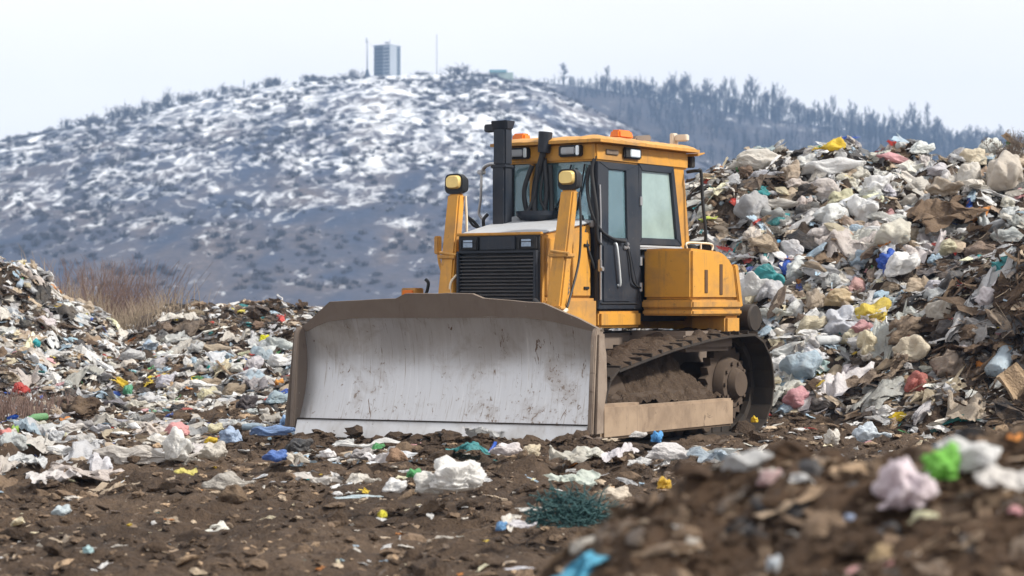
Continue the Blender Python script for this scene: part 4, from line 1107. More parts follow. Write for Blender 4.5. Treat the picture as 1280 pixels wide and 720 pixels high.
def sheet(seed, nx=26, ny=18, fold=.22, width=.7, ragged=.22):
    rg_ = np.random.default_rng(seed); o = rg_.uniform(0, 50)
    U, Wv = np.meshgrid(np.linspace(-1, 1, nx), np.linspace(-1, 1, ny), indexing='ij'); U = U.ravel(); Wv = Wv.ravel()
    e = np.maximum(np.abs(U), np.abs(Wv))
    x = U + ragged * 1.4 * pnoise(U * 1.4 + o, Wv * 1.4, 3) + .22 * pnoise(Wv * 4 + o, U * 2, 5) * e
    y = (Wv + ragged * 1.4 * pnoise(U * 1.4 + o + 20, Wv * 1.4, 4) + .22 * pnoise(U * 4 + o, Wv * 2 + 9, 6) * e) * width
    P = np.stack([U, Wv * width, np.zeros_like(U)], -1)
    z = fold * (1.5 * crumple(P, seed, 1.3, 4, .62, 3) + 1.2 * pnoise(U * .9 + o, Wv * .9, 8)) - .30 * e * e * fold
    i = np.arange(nx - 1)[:, None] * ny + np.arange(ny - 1)[None, :]
    return np.stack([x, y, z], -1), np.stack([i, i + ny, i + ny + 1, i + 1], -1).reshape(-1, 4)
def strip(seed, n=18, w=.10):
    rng = random.Random(seed); o = rng.uniform(0, 40); V = []
    for i in range(n):
        u = 2 * i / (n - 1) - 1
        c = Vector((u, .22 * mnoise.noise(Vector((u * 1.5, o, 0))) * 2, .16 * mnoise.noise(Vector((u * 2, 0, o)))))
        tw = 2.5 * mnoise.noise(Vector((u * 1.3, o, o))); ww = w * (1 + .6 * mnoise.noise(Vector((u * 3, o, 4))))
        for s in (-1, 0, 1): V.append((c.x, c.y + s * ww * math.cos(tw), c.z + s * ww * math.sin(tw) + (.03 if s == 0 else 0)))
    i = np.arange(n - 1)[:, None] * 3 + np.arange(2)[None, :]
    return np.array(V), np.stack([i, i + 3, i + 4, i + 1], -1).reshape(-1, 4)

PLASTIC = film_mat("crumpled_plastic", dirt_amt=.44, rough=.34); CLOTH = film_mat("dirty_cloth", cloth=True, dirt_amt=.85, wrinkle=.8)
LITTER = film_mat("mixed_litter", attr="tint", dirt_amt=.5, rough=.36); CLEAN = film_mat("fresh_plastic", dirt_amt=.28, wrinkle=.55)
def me_of(name, VF, mat):
    me = np_mesh(name, VF[0], [VF[1]]); me.materials.append(mat); return me
BAGS = {"knotted": [me_of("plastic_bag", lump(500 + k, 5, True, 1.0, .52), PLASTIC) for k in range(4)],
        "crumpled": [me_of("plastic_bag", lump(520 + k, 5, False, 1.15, .42), PLASTIC) for k in range(5)],
        "puffed": [me_of("plastic_bag", lump(540 + k, 5, False, .75, .62, .78), PLASTIC) for k in range(4)],
        "long": [me_of("plastic_bag", lump(560 + k, 5, k % 2 == 0, 1.3, .34, .36), PLASTIC) for k in range(4)]}
BAGS["wadded"] = [me_of("plastic_bag", lump(580 + k, 5, False, 2.3, .62, .8), PLASTIC) for k in range(3)]
SHEETS = {"rumpled": [me_of("plastic_sheet", sheet(600 + k, 44, 32, fold=.26), PLASTIC) for k in range(5)],
          "flat": [me_of("plastic_sheet", sheet(620 + k, 40, 28, fold=.12), PLASTIC) for k in range(3)],
          "torn": [me_of("plastic_sheet", sheet(640 + k, 44, 22, fold=.22, width=.42, ragged=.45), PLASTIC) for k in range(4)]}
RAGS = {"matted": [me_of("rag", sheet(660 + k, 44, 32, fold=.30, width=.75, ragged=.4), CLOTH) for k in range(4)],
        "bunched": [me_of("rag", lump(680 + k, 4, False, 2.2, .5, .7), CLOTH) for k in range(4)]}
def bottle_meshes():
    P = [(0, 0), (.30, .0), (.34, .05), (.34, .9), (.30, .98), (.33, 1.05), (.33, 1.35), (.14, 1.75), (.13, 1.9)]
    n = 14; V = []; Fq = []
    for r, z in P:
        for k in range(n): V.append((z - .95, r * math.cos(6.2832 * k / n), r * .9 * math.sin(6.2832 * k / n) + .02 * math.sin(k * 3 + z * 5)))
    for a in range(len(P) - 1):
        for k in range(n): Fq.append((a * n + k, a * n + (k + 1) % n, (a + 1) * n + (k + 1) % n, (a + 1) * n + k))
    body = me_of("bottle", (np.array(V), np.array(Fq)), CLEAN)
    V = []; Fq = []
    for r, z in ((.16, 1.86), (.17, 1.88), (.17, 2.03), (.15, 2.06), (0.001, 2.06)):
        for k in range(n): V.append((z - .95, r * math.cos(6.2832 * k / n), r * math.sin(6.2832 * k / n)))
    for a in range(4):
        for k in range(n): Fq.append((a * n + k, a * n + (k + 1) % n, (a + 1) * n + (k + 1) % n, (a + 1) * n + k))
    cap = me_of("cap", (np.array(V), np.array(Fq)), CLEAN)
    return body, cap
BOTTLE, CAP = bottle_meshes()
def card_mesh(seed):
    rng = random.Random(seed); nx, ny = 10, 8; o = rng.uniform(0, 40); V = []
    for lay in (0, .035):
        for i in range(nx):
            for j in range(ny):
                u, w = 2 * i / (nx - 1) - 1, 2 * j / (ny - 1) - 1
                bend = .5 * max(0, u - .25) + .3 * max(0, -.4 - w)
                V.append((u + .06 * mnoise.noise(Vector((w * 4, o, 0))), w * .68 + .05 * mnoise.noise(Vector((u * 4, o, 3))), bend + .08 * mnoise.noise(Vector((u * 1.5, w * 1.5, o))) + lay))
    i = np.arange(nx - 1)[:, None] * ny + np.arange(ny - 1)[None, :]
    q = np.stack([i, i + ny, i + ny + 1, i + 1], -1).reshape(-1, 4); m = nx * ny
    ring = [k * ny for k in range(nx)] + [(nx - 1) * ny + k for k in range(1, ny)] + [k * ny + ny - 1 for k in range(nx - 2, -1, -1)] + [k for k in range(ny - 2, 0, -1)]
    rim = np.array([(a, b_, b_ + m, a + m) for a, b_ in zip(ring, ring[1:] + ring[:1])])
    return np.array(V), np.concatenate([q[:, ::-1], q + m, rim])
CARDS = {"bent": [me_of("cardboard_piece", card_mesh(700 + k), CLOTH) for k in range(4)]}

PAL = {"white": (.80, .80, .80), "off-white": (.68, .645, .59), "grey": (.40, .40, .41), "pale grey": (.60, .62, .65), "beige": (.48, .385, .285), "tan": (.33, .235, .155), "brown": (.14, .098, .068),
       "dark grey": (.085, .085, .09), "black": (.022, .022, .025), "pale blue": (.42, .56, .68), "blue": (.03, .11, .50), "teal": (.04, .30, .32), "green": (.10, .38, .14), "yellow": (.78, .56, .04),
       "red": (.50, .06, .05), "pink": (.72, .38, .40), "orange": (.72, .27, .05), "cream": (.74, .66, .48), "earth": (.070, .047, .033)}
def pick(weights, rng): 
    ks = list(weights); return rng.choices(ks, [weights[k] for k in ks])[0]

def frame_at(p, yaw, up=.6, roll=0.0):
    """rotation for a piece lying on the slope at p"""
    n = normal_at(np.array([p.x]), np.array([p.y]), e=.3)[0]
    zz = (Vector(n) * up + Vector((0, 0, 1)) * (1 - up)).normalized()
    xx = Vector((math.cos(yaw), math.sin(yaw), 0)); xx = (xx - zz * xx.dot(zz)).normalized(); yy = zz.cross(xx)
    M = Matrix((xx, yy, zz)).transposed()
    return (M @ Matrix.Rotation(roll, 3, 'X')).to_euler()
def jit(c, rng, a=.10):
    g = (.42, .38, .33); u = .28 * rng.random(); c = tuple(x * (1 - u) + y * u for x, y in zip(c, g))
    k = 1 + rng.uniform(-a, a); return tuple(min(.85, max(.01, x * k * (1 + rng.uniform(-.04, .04)))) for x in c)

LAND = []      # landmarks for the labels: (px, py, phrase, what)
def lay(name, cat, me, label, px, py, w, h, col, yaw=0., up=.6, depth=.62, sink=.12, roll=0., pos=None, zs=None, group=None):
    """put a piece about w x h photo pixels large on the surface seen at (px, py)"""
    p = at(px, py + h * .3) if pos is None else pos
    mpp = p.y / F_PX
    bb = np.array([v.co[:] for v in me.vertices]); ext = (bb.max(0) - bb.min(0))
    sx = w * mpp / ext[0]; sz = h * mpp / ext[2] if zs is None else zs
    if name in ('plastic_sheet', 'rag', 'cardboard_piece') and zs is None and roll == 0: sz = min(sz, sx * 1.15); depth = max(depth, min(1.3, 1.5 * h / w))
    o = put(name, me)
    o.scale = (sx, max(sx * depth, sz * .8), sz); o.rotation_euler = frame_at(p, yaw, up, roll)
    o.location = (p.x, p.y + .0, p.z + h * mpp * (.5 - sink) * (1 if zs is None else .3))
    o.color = (*col, 1)
    tag(o, label, cat, group)
    return o

# ------------------------------------------------------------------ loose litter nobody could count
def lowres(seed):
    r = []
    for k in range(7): r.append(lump(seed + k, 2, k % 3 == 1, 1.7, .36, .55))
    return r
LOW_L = lowres(800); LOW_S = [sheet(820 + k, 11, 8, .30, .6, .42) for k in range(8)]; LOW_T = [strip(840 + k, 12, .085) for k in range(6)]
CLODS = [lump(860 + k, 2, False, 2.1, .62, .85) for k in range(7)]
def stick(seed):
    V, Fc = [], []; rng = random.Random(seed); p = Vector((-1, 0, 0))
    for k in range(5):
        q = p + Vector((.4, rng.uniform(-.14, .14), rng.uniform(-.10, .10))); tri_tube(V, Fc, p, q, .022, .016); p = q
    return np.array(V), np.array(Fc)
STICKS = [stick(880 + k) for k in range(4)]

def strew(name, protos_sets, X, Y, f, size, mat, weights, seed, lift=.25, up=.7, jitter=.15, flatten=None, down=False, tone=.34):
    """protos_sets: [(share, protos)]; size: array; one mesh"""
    rg = np.random.default_rng(seed); n = len(X)
    P = np.stack([X, Y, f(X, Y)], -1)
    nm = normal_at(X, Y, f, .15)
    zz = nm * up + np.array([0, 0, 1.]) * (1 - up) + rg.normal(0, .22, (n, 3)); zz /= np.linalg.norm(zz, axis=1, keepdims=True)
    a = rg.uniform(0, 2 * math.pi, n)
    xx = np.stack([np.cos(a), np.sin(a), 0 * a], -1)
    if down:   # long things hang down the slope more often than not
        g = np.stack([nm[:, 0], nm[:, 1], -np.hypot(nm[:, 0], nm[:, 1])], -1) + 1e-6; g /= np.linalg.norm(g, axis=1, keepdims=True)
        xx = g * .8 + xx * .8
    xx -= zz * (xx * zz).sum(1, keepdims=True); xx /= np.linalg.norm(xx, axis=1, keepdims=True)
    yy = np.cross(zz, xx)
    ks = list(weights); w = np.array([weights[k] for k in ks], float); w /= w.sum()
    ci = rg.choice(len(ks), n, p=w)
    col = np.array([PAL[k] for k in ks])[ci] * (1 + rg.uniform(-tone, tone, (n, 1)))
    tint = np.concatenate([np.clip(col, .008, .85), np.ones((n, 1))], 1)
    which = rg.choice(len(protos_sets), n, p=np.array([s for s, _ in protos_sets]) / sum(s for s, _ in protos_sets))
    Vs, Fs, Cs, off = [], [], [], 0
    for gi, (_, protos) in enumerate(protos_sets):
        sub = rg.integers(0, len(protos), n)
        for k, (pv, pf) in enumerate(protos):
            i = np.nonzero((which == gi) & (sub == k))[0]
            if not len(i): continue
            s = size[i] / 2
            sc = np.stack([s * rg.uniform(.8, 1.3, len(i)), s * rg.uniform(.6, 1.1, len(i)), s * rg.uniform(.35, 1.1, len(i))], -1)
            v = pv[None] * sc[:, None, :]
            v = v[..., 0:1] * xx[i][:, None, :] + v[..., 1:2] * yy[i][:, None, :] + v[..., 2:3] * zz[i][:, None, :]
            v = v + P[i][:, None, :]; v[..., 2] += (s * lift)[:, None]
            m = pv.shape[0]
            Fs.append((pf[None] + (np.arange(len(i)) * m)[:, None, None] + off).reshape(-1, pf.shape[1])); off += len(i) * m
            Vs.append(v.reshape(-1, 3)); Cs.append(np.repeat(tint[i], m, axis=0))
    o = put(name, np_mesh(name, np.concatenate(Vs), Fs, np.concatenate(Cs), smooth=False), mat)
    return tag(o, kind="stuff")

def dens(X, Y, seed, sc, lo, hi, rg):
    d = fbm(X * sc, Y * sc, seed, 3)
    return rg.uniform(0, 1, len(X)) < np.clip((d - lo) / (hi - lo), 0, 1)
rg = np.random.default_rng(17)
CLOTHT = film_mat('crumbly_matter', attr='tint', dirt_amt=.6, cloth=True, wrinkle=.8)
HEAPW = {"white": 30, "off-white": 22, "grey": 8, "pale grey": 19, "beige": 11, "tan": 5, "brown": 8, "dark grey": 5, "black": 3, "pale blue": 6, "blue": 1.3, "teal": 1.7, "green": .7, "yellow": 1.3, "red": .8, "pink": 1.0, "orange": .9, "cream": 5}
DARKWT = {"earth": 40, "brown": 22, "tan": 3, "dark grey": 14, "black": 8, "beige": 5, "off-white": 7, "grey": 5, "white": 7, "teal": .8, "pale blue": 1.5, "yellow": .6, "red": .6}
SOILW = {"brown": 8, "black": .2}

def BZ(X, Y): return np.exp(-(((X - 6.35) / 1.0) ** 2 + ((Y - 26.2) / 1.7) ** 2))      # the brown matted shoulder of the heap
def rubble(X, Y, f, size, wts, seed):
    k = np.random.default_rng(seed).uniform(0, 1, len(X)) < .5
    strew("heap_soil", [(.85, CLODS), (.15, STICKS)], X[k], Y[k], f, size[k] * .55, CLOTHT, wts, seed + 50, lift=.1)
    strew("heap_rubble", [(.42, LOW_S), (.42, LOW_T), (.16, STICKS)], X[~k], Y[~k], f, size[~k], LITTER, wts, seed, down=True)
def region(f, x0, x1, y0, y1, n):
    X = rg.uniform(x0, x1, n); Y = rg.uniform(y0, y1, n)
    return X, Y
def sel(m, *a): return [v[m] for v in a]

# tall heap
X, Y = region(heap_r, .2, 10.5, 22.5, 33.8, 34000)
ok = heap_r(X, Y) > ground_h(X, Y) + .02
X, Y = sel(ok, X, Y)
brownzone = sstep(.05, .45, fbm(X * .55, Y * .75, 101, 3) + 1.3 * BZ(X, Y) - .28 + .75 * sstep(27.8, 25.2, Y))
u = rg.uniform(0, 1, len(X))
A = (u > brownzone * .92) & (rg.uniform(0, 1, len(X)) < .62); B = (u < brownzone) & ~A
size = np.exp(rg.normal(math.log(.17), .5, len(X))).clip(.05, .5)
strew("loose_litter", [(.18, LOW_L), (.58, LOW_S), (.24, LOW_T)], X[A], Y[A], heap_r, size[A], LITTER, HEAPW, 1, down=True)
k = 5200
HX_, HY_ = rg.uniform(4.9, 8.6, k), rg.uniform(23.0, 28.6, k)
q = (rg.uniform(0, 1, k) < BZ(HX_, HY_) * 1.5) & (heap_r(HX_, HY_) > ground_h(HX_, HY_)); HX_, HY_ = HX_[q], HY_[q]
strew("matted_fibre", [(.62, LOW_T), (.26, STICKS), (.12, LOW_S)], HX_, HY_, heap_r, np.exp(rg.normal(math.log(.32), .45, len(HX_))).clip(.1, .8), CLOTHT, {"earth": 40, "brown": 26, "tan": 6, "beige": 2, "dark grey": 12, "black": 6, "off-white": 2}, 16, down=True)
rubble(X[B], Y[B], heap_r, size[B] * 1.15, DARKWT, 2)
# far heaps: finer
for f, x0, x1, y0, y1, n, sd in ((heap_l, -11.5, -3.2, 28.5, 37.6, 24000, 3), (heap_m, -7.8, -.6, 28.5, 40.6, 21000, 5)):
    X, Y = region(f, x0, x1, y0, y1, n)
    ok = f(X, Y) > ground_h(X, Y) - .05
    X, Y = sel(ok, X, Y)
    dark = sstep(-.1, .4, fbm(X * .6, Y * .5, 110 + sd, 3) + (.55 if sd == 5 else .0) * sstep(33, 36, Y) + .12)
    if sd == 5: dark = np.clip(dark + .75 * sstep(32.4, 34.6, Y) * sstep(-7.6, -6.6, X), 0, 1.1)
    u = rg.uniform(0, 1, len(X)); A = u > dark * .8
    size = np.exp(rg.normal(math.log(.125), .55, len(X))).clip(.04, .42)
    strew("loose_litter", [(.20, LOW_L), (.54, LOW_S), (.26, LOW_T)], X[A], Y[A], f, size[A], LITTER, HEAPW, sd, down=True)
    rubble(X[~A], Y[~A], f, size[~A] * 1.1, DARKWT, sd + 1)
# ground between: a band of litter across the middle, specks in front
X, Y = region(ground_h, -7, 6.0, 17.6, 31, 12000)
band = sstep(18.6, 20.8, Y) * sstep(-.2, -2.4, X - (Y - 22) * .2)
ok = (rg.uniform(0, 1, len(X)) < .20 + .8 * band) & (fbm(X * .9, Y * .9, 121, 3) > -.25) & (ground_h(X, Y) >= heap_f(X, Y))
X, Y = sel(ok, X, Y); size = np.exp(rg.normal(math.log(.11), .5, len(X))).clip(.03, .38)
strew("loose_litter", [(.3, LOW_L), (.5, LOW_S), (.2, LOW_T)], X, Y, ground_h, size, LITTER, HEAPW, 7, lift=.15)
X, Y = region(ground_h, -5, 3.2, 11.5, 21.5, 3800)
ok = (fbm(X * .8, Y * 1.3, 131, 3) > .02); X, Y = sel(ok, X, Y)
size = np.exp(rg.normal(math.log(.05), .55, len(X))).clip(.015, .2)
strew("ground_litter", [(.3, LOW_L), (.55, LOW_S), (.15, LOW_T)], X, Y, ground_h, size, LITTER, {"off-white": 10, "beige": 16, "tan": 14, "white": 8, "cream": 6, "pale blue": 2.5, "brown": 8, "orange": 1.2, "yellow": .8, "teal": .6, "red": .6}, 8, lift=.1)
# clods
X, Y = region(ground_h, -7, 6, 11.5, 31, 60000)
c = fbm(X * .7, Y * .9, 141, 3)
ok = rg.uniform(0, 1, len(X)) < .25 + .9 * np.clip(c, 0, 1); X, Y = sel(ok, X, Y)
size = np.exp(rg.normal(math.log(.056), .65, len(X))).clip(.012, .34) * np.where(Y < 17, .7, 1)
k = rg.uniform(0, 1, len(X)) < .55
strew("soil_clods", [(.92, CLODS), (.08, STICKS)], X[k], Y[k], ground_h, size[k], SOIL, SOILW, 9, lift=.05)
strew("soil_crumbs", [(.90, CLODS), (.10, LOW_S)], X[~k], Y[~k], ground_h, size[~k] * .8, CLOTHT, {"brown": 40, "tan": 14, "beige": 3}, 15, lift=.05)
# soil roll along the blade and around the tracks
u = rg.uniform(-2.3, 2.4, 3200); v = .15 + np.abs(rg.normal(.34, .25, 3200))
X = -.76 + u * .92 - v * .39; Y = 22.4 - u * .39 - v * .92
size = np.exp(rg.normal(math.log(.07), .5, len(X))).clip(.02, .22)
strew("soil_clods", [(.9, CLODS), (.1, STICKS)], X, Y, ground_h, size, SOIL, SOILW, 10, lift=.1)
# blurred mound
X, Y = region(heap_f, -1, 3.8, 3.8, 8.2, 16000)
ok = heap_f(X, Y) > ground_h(X, Y); X, Y = sel(ok, X, Y)
size = np.exp(rg.normal(math.log(.034), .5, len(X))).clip(.010, .13)
strew("soil_clods", [(.72, CLODS), (.28, STICKS)], X, Y, heap_f, size, FORE, SOILW, 11, lift=.0)
X2, Y2 = X[:1500], Y[:1500]
strew("mound_rubble", [(.6, CLODS), (.4, LOW_S)], X2, Y2, heap_f, np.exp(rg.normal(math.log(.075), .45, len(X2))).clip(.03, .2), CLOTHT, {"brown": 60, "tan": 9, "dark grey": 10, "black": 3}, 14, lift=.0)
X, Y = X[:3600], Y[:3600]
size = np.exp(rg.normal(math.log(.062), .55, len(X))).clip(.02, .26)
strew("mound_litter", [(.06, LOW_L), (.26, LOW_S), (.32, LOW_T), (.36, STICKS)], X, Y, heap_f, size, LITTER, {"brown": 34, "tan": 24, "beige": 12, "off-white": 6, "white": 4, "dark grey": 8, "orange": 1.5, "pink": 1, "pale blue": 1.2}, 12, lift=.15)

# dry stalks in the gap between the heaps and by the frame edge
def stalks(name, X, Y, f, hgt, seed, mat):
    rs = np.random.default_rng(seed); V, Fq = [], []
    Z = f(X, Y)
    n = len(X); h = hgt * rs.uniform(.4, 1.15, n); a = rs.uniform(0, 6.28, n); lean = rs.uniform(.05, .5, n); w = .006 + .005 * rs.uniform(0, 1, n)
    for s in range(4):
        t = s / 3; cx = X + np.cos(a) * lean * h * t * t; cy = Y + np.sin(a) * lean * h * t * t; cz = Z - .05 + h * t
        r = w * (1 - .7 * t)
        for k in range(3): V.append(np.stack([cx + np.cos(k * 2.094) * r, cy + np.sin(k * 2.094) * r, cz], -1))
    V = np.stack(V, 1); base = np.arange(n)[:, None] * 12
    for s in range(3):
        for k in range(3): Fq.append(np.stack([base[:, 0] + s * 3 + k, base[:, 0] + s * 3 + (k + 1) % 3, base[:, 0] + s * 3 + 3 + (k + 1) % 3, base[:, 0] + s * 3 + 3 + k], -1))
    return tag(put(name, np_mesh(name, V.reshape(-1, 3), [np.concatenate(Fq)]), mat), kind="stuff")
STALK = plain("dry_stalk", (.15, .098, .082), .9); STALK2 = plain("pale_stalk", (.26, .205, .15), .9)
X = rg.normal(-8.1, .62, 1500); Y = rg.uniform(41, 44, 1500)
stalks("dry_grass", X, Y, ground_h, 2.15, 1, STALK)
X = rg.normal(-7.2, .55, 1100); Y = rg.uniform(37.0, 39.5, 1100)
stalks("dry_grass", X, Y, all_h, .55, 2, STALK2)
X = rg.normal(-6.7, .35, 380); Y = rg.uniform(27.5, 29, 380)
stalks("dry_grass", X, Y, all_h, .32, 3, STALK)

# ------------------------------------------------------------------ pieces one can point at
NAMECAT = {"plastic_bag": "plastic bag", "plastic_sheet": "plastic sheet", "rag": "rag", "bottle": "plastic bottle", "cardboard_piece": "cardboard"}
def S(fam, sty, k=0): return fam[sty][k % len(fam[sty])]
H = []   # heroes: name, mesh, colour, px, py, w, h, yaw, label, landmark phrase, extra
def hero(name, me, col, px, py, w, h, yaw, label, mark=None, clean=True, **kw):
    o = lay(name, NAMECAT.get(name, name.replace("_", " ")), me, label, px, py, w, h, PAL[col] if isinstance(col, str) else col, yaw, **kw)
    if clean and me.materials[0] == PLASTIC:
        o.material_slots[0].link = 'OBJECT'; o.material_slots[0].material = CLEAN
    H.append((px, py, max(w, h)))
    if mark: LAND.append((px, py, mark))
    return o
BW_ = "wadded"
BK, BC, BP_, BL = "knotted", "crumpled", "puffed", "long"
# tall heap
hero("plastic_bag", S(BAGS, BK, 0), "yellow", 1040, 185, 44, 15, 3.0, "bright yellow bag lying on the crest of the tall heap", "the bright yellow crest bag")
hero("plastic_bag", S(BAGS, BL, 1), "off-white", 945, 205, 72, 26, .15, "long off-white bag at the crest end nearest the bulldozer cab", "the long off-white crest bag")
hero("plastic_bag", S(BAGS, BL, 3), "white", 1040, 212, 84, 24, -.1, "long white bag stretched just below the bright yellow crest bag", "the long white bag under the crest")
hero("plastic_bag", S(BAGS, BP_, 0), "grey", 943, 268, 46, 40, .3, "grey swollen bag on the tall heap beside the bulldozer's rear window", "the grey swollen bag")
hero("plastic_bag", S(BAGS, BC, 0), "white", 1095, 235, 44, 24, .2, "white bag above the dark hollow in the middle of the tall heap")
hero("plastic_bag", S(BAGS, BC, 1), "white", 1080, 270, 38, 34, 1.0, "white bag with a red scrap across it, midway up the tall heap", "the white bag with a red scrap")
hero("plastic_sheet", S(SHEETS, "torn", 1), "red", 1076, 264, 22, 5, .2, "small red scrap lying across a white bag on the tall heap")
hero("plastic_bag", S(BAGS, BP_, 1), (.60, .54, .47), 1254, 226, 52, 46, .2, "large cream-grey ballooned bag at the crest near the frame edge", "the ballooned cream-grey bag")
hero("plastic_bag", S(BAGS, BP_, 2), "off-white", 1212, 230, 36, 36, 2.0, "off-white ballooned bag next to the larger cream-grey one")
hero("plastic_sheet", S(SHEETS, "rumpled", 0), "teal", 950, 240, 30, 18, .4, "teal plastic scrap above the grey swollen bag", "the upper teal scrap")
hero("plastic_bag", S(BAGS, BC, 2), "teal", 958, 352, 24, 30, 1.2, "dark teal bag on the tall heap behind the bulldozer's fuel tank", "the dark teal bag")
hero("plastic_bag", S(BAGS, BC, 3), "blue", 1110, 327, 30, 20, .5, "deep blue crumpled bag halfway down the tall heap", "the deep blue bag")
hero("plastic_bag", S(BAGS, BP_, 3), (.12, .42, .72), 973, 311, 14, 14, 0, "small bright sky-blue ball of plastic on the tall heap", "the sky-blue ball")
hero("plastic_bag", S(BAGS, BK, 1), "white", 940, 372, 22, 46, 1.5, "white bag hanging down behind the fuel tank below the dark teal bag")
hero("plastic_bag", S(BAGS, BC, 4), "white", 1128, 338, 48, 30, .4, "white rumpled bag touching the deep blue bag", "the white bag beside the deep blue one")
hero("plastic_bag", S(BAGS, BL, 0), "pale blue", 1170, 330, 36, 20, .8, "pale blue twisted bag uphill of the beige sack", "the pale blue twisted bag")
hero("plastic_sheet", S(SHEETS, "torn", 0), "green", 1198, 352, 26, 20, .8, "green plastic scrap with a reddish end near the brown shoulder", "the green scrap")
hero("plastic_bag", S(BAGS, BL, 2), "beige", 1150, 362, 46, 26, .4, "beige sack lying across the middle of the tall heap", "the beige sack")
hero("plastic_bag", S(BAGS, BL, 1), (.55, .43, .27), 1048, 376, 46, 22, .4, "tan sack slumped lengthwise low on the tall heap", "the tan sack")
hero("plastic_bag", S(BAGS, BL, 3), "pale blue", 1098, 372, 30, 15, .7, "pale blue narrow bag between the tan and beige sacks")
hero("plastic_bag", S(BAGS, BC, 2), (.60, .62, .68), 1052, 408, 52, 36, .5, "wide bluish-clear bag low on the tall heap", "the bluish-clear bag")
hero("plastic_bag", S(BAGS, BK, 3), "cream", 1087, 437, 42, 30, .6, "cream torn container with a yellow patch low on the heap", "the cream container")
hero("plastic_sheet", S(SHEETS, "torn", 2), "yellow", 1070, 442, 12, 12, .6, "yellow patch stuck to the cream torn container")
hero("plastic_sheet", S(SHEETS, "torn", 3), "red", 1138, 420, 26, 18, 1.0, "dull red torn wrapper low on the tall heap", "the dull red wrapper")
hero("plastic_bag", S(BAGS, BP_, 1), (.52, .48, .42), 1178, 398, 34, 32, 1.2, "khaki rounded bag below the beige sack at the brown shoulder", "the khaki rounded bag")
hero("bottle", BOTTLE, (.50, .60, .68), 1255, 452, 40, 26, 1.0, "large clear bluish drum-like bottle under the brown shoulder", "the bluish drum bottle", zs=None)
hero("plastic_bag", S(BAGS, BC, 0), "orange", 1226, 456, 16, 9, .3, "small orange wrapper next to the bluish drum bottle")
hero("plastic_bag", S(BAGS, BK, 2), (.60, .66, .72), 1084, 545, 52, 26, .2, "bluish-white bag on the soil just above the blurred mound", "the bluish-white bag by the mound")
hero("plastic_bag", S(BAGS, BC, 3), "off-white", 1041, 550, 22, 20, .3, "small off-white bag next to the bluish-white bag by the mound")
hero("plastic_sheet", S(SHEETS, "flat", 1), "white", 1002, 537, 22, 12, .9, "white flat scrap on bare soil between the rear track and mound")
hero("plastic_sheet", S(SHEETS, "torn", 0), "red", 955, 519, 22, 8, .2, "red scrap at the foot of the bulldozer's rear sprocket", "the red scrap by the sprocket")
hero("plastic_bag", S(BAGS, BC, 1), "yellow", 943, 526, 10, 9, .2, "tiny yellow lump beside the red scrap at the rear sprocket")
hero("plastic_sheet", S(SHEETS, "rumpled", 2), (.55, .72, .70), 1030, 462, 36, 24, .6, "pale turquoise rumpled film low on the heap behind the track", "the pale turquoise film")
hero("plastic_bag", S(BAGS, BC, 4), (.66, .66, .60), 883, 268, 30, 14, .2, "whitish bag with a lime edge beside the cab's mirror bracket")
hero("plastic_sheet", S(SHEETS, "torn", 2), (.55, .65, .10), 886, 276, 26, 5, .2, "lime strip under the whitish bag beside the mirror bracket")
hero("plastic_bag", S(BAGS, BC, 2), "black", 1000, 192, 26, 9, .2, "black bag on the crest between the long off-white and yellow bags")
hero("plastic_bag", S(BAGS, BL, 0), "black", 1076, 202, 28, 9, .1, "black flattened bag just below the bright yellow crest bag")
hero("plastic_sheet", S(SHEETS, "rumpled", 3), "yellow", 1254, 283, 16, 8, .2, "small yellow film near the frame edge below the ballooned bags")
hero("rag", S(RAGS, "matted", 0), "brown", 1180, 268, 110, 62, .5, "broad brown mat of roots and cloth in the upper heap", "the brown root mat", up=.9)
hero("rag", S(RAGS, "matted", 1), "brown", 1030, 322, 76, 42, .4, "brown cloth mat in the centre of the tall heap", "the central brown mat", up=.9)
hero("rag", S(RAGS, "bunched", 1), (.24, .185, .14), 1130, 420, 60, 34, .5, "brown bunched blanket beside the dull red wrapper", up=.8)
hero("rag", S(RAGS, "matted", 2), (.22, .17, .13), 1100, 470, 90, 46, .3, "large grey-brown sheet of cloth near the heap's foot", "the large cloth sheet", up=.9)
hero("rag", S(RAGS, "bunched", 2), (.26, .21, .17), 1190, 462, 70, 50, .9, "thick folded brown carpet propped near the heap's foot", "the folded carpet", up=.7)
hero("cardboard_piece", S(CARDS, "bent", 1), (.40, .29, .19), 1268, 500, 28, 40, 1.2, "tan board standing on edge near the frame edge", roll=.9)
# on the ground
hero("plastic_bag", S(BAGS, BW_, 1), (.82, .81, .79), 572, 603, 76, 46, .3, "big bright white bag bulging from the soil in front of the blade", "the big white bag in front of the blade")
hero("plastic_bag", S(BAGS, BL, 2), (.78, .77, .74), 541, 607, 62, 30, .5, "white fold of film trailing from the big white bag in front of the blade")
hero("plastic_sheet", S(SHEETS, "flat", 0), (.80, .81, .80), 520, 587, 40, 12, -.2, "white oval tray lid lying over a green piece before the blade", "the white oval lid", zs=.12)
hero("plastic_bag", S(BAGS, BC, 3), "green", 518, 594, 20, 12, .1, "green piece of packaging under the white oval lid")
hero("plastic_sheet", S(SHEETS, "rumpled", 1), (.60, .57, .54), 396, 598, 62, 24, .1, "greyish film with a yellow streak below the blade's far end", "the greyish streaked film")
hero("plastic_sheet", S(SHEETS, "torn", 3), "yellow", 401, 594, 8, 14, 1.5, "narrow yellow streak across the greyish film")
hero("plastic_sheet", S(SHEETS, "rumpled", 3), "off-white", 455, 599, 46, 24, .6, "off-white rumpled sheet between the greyish film and the oval lid")
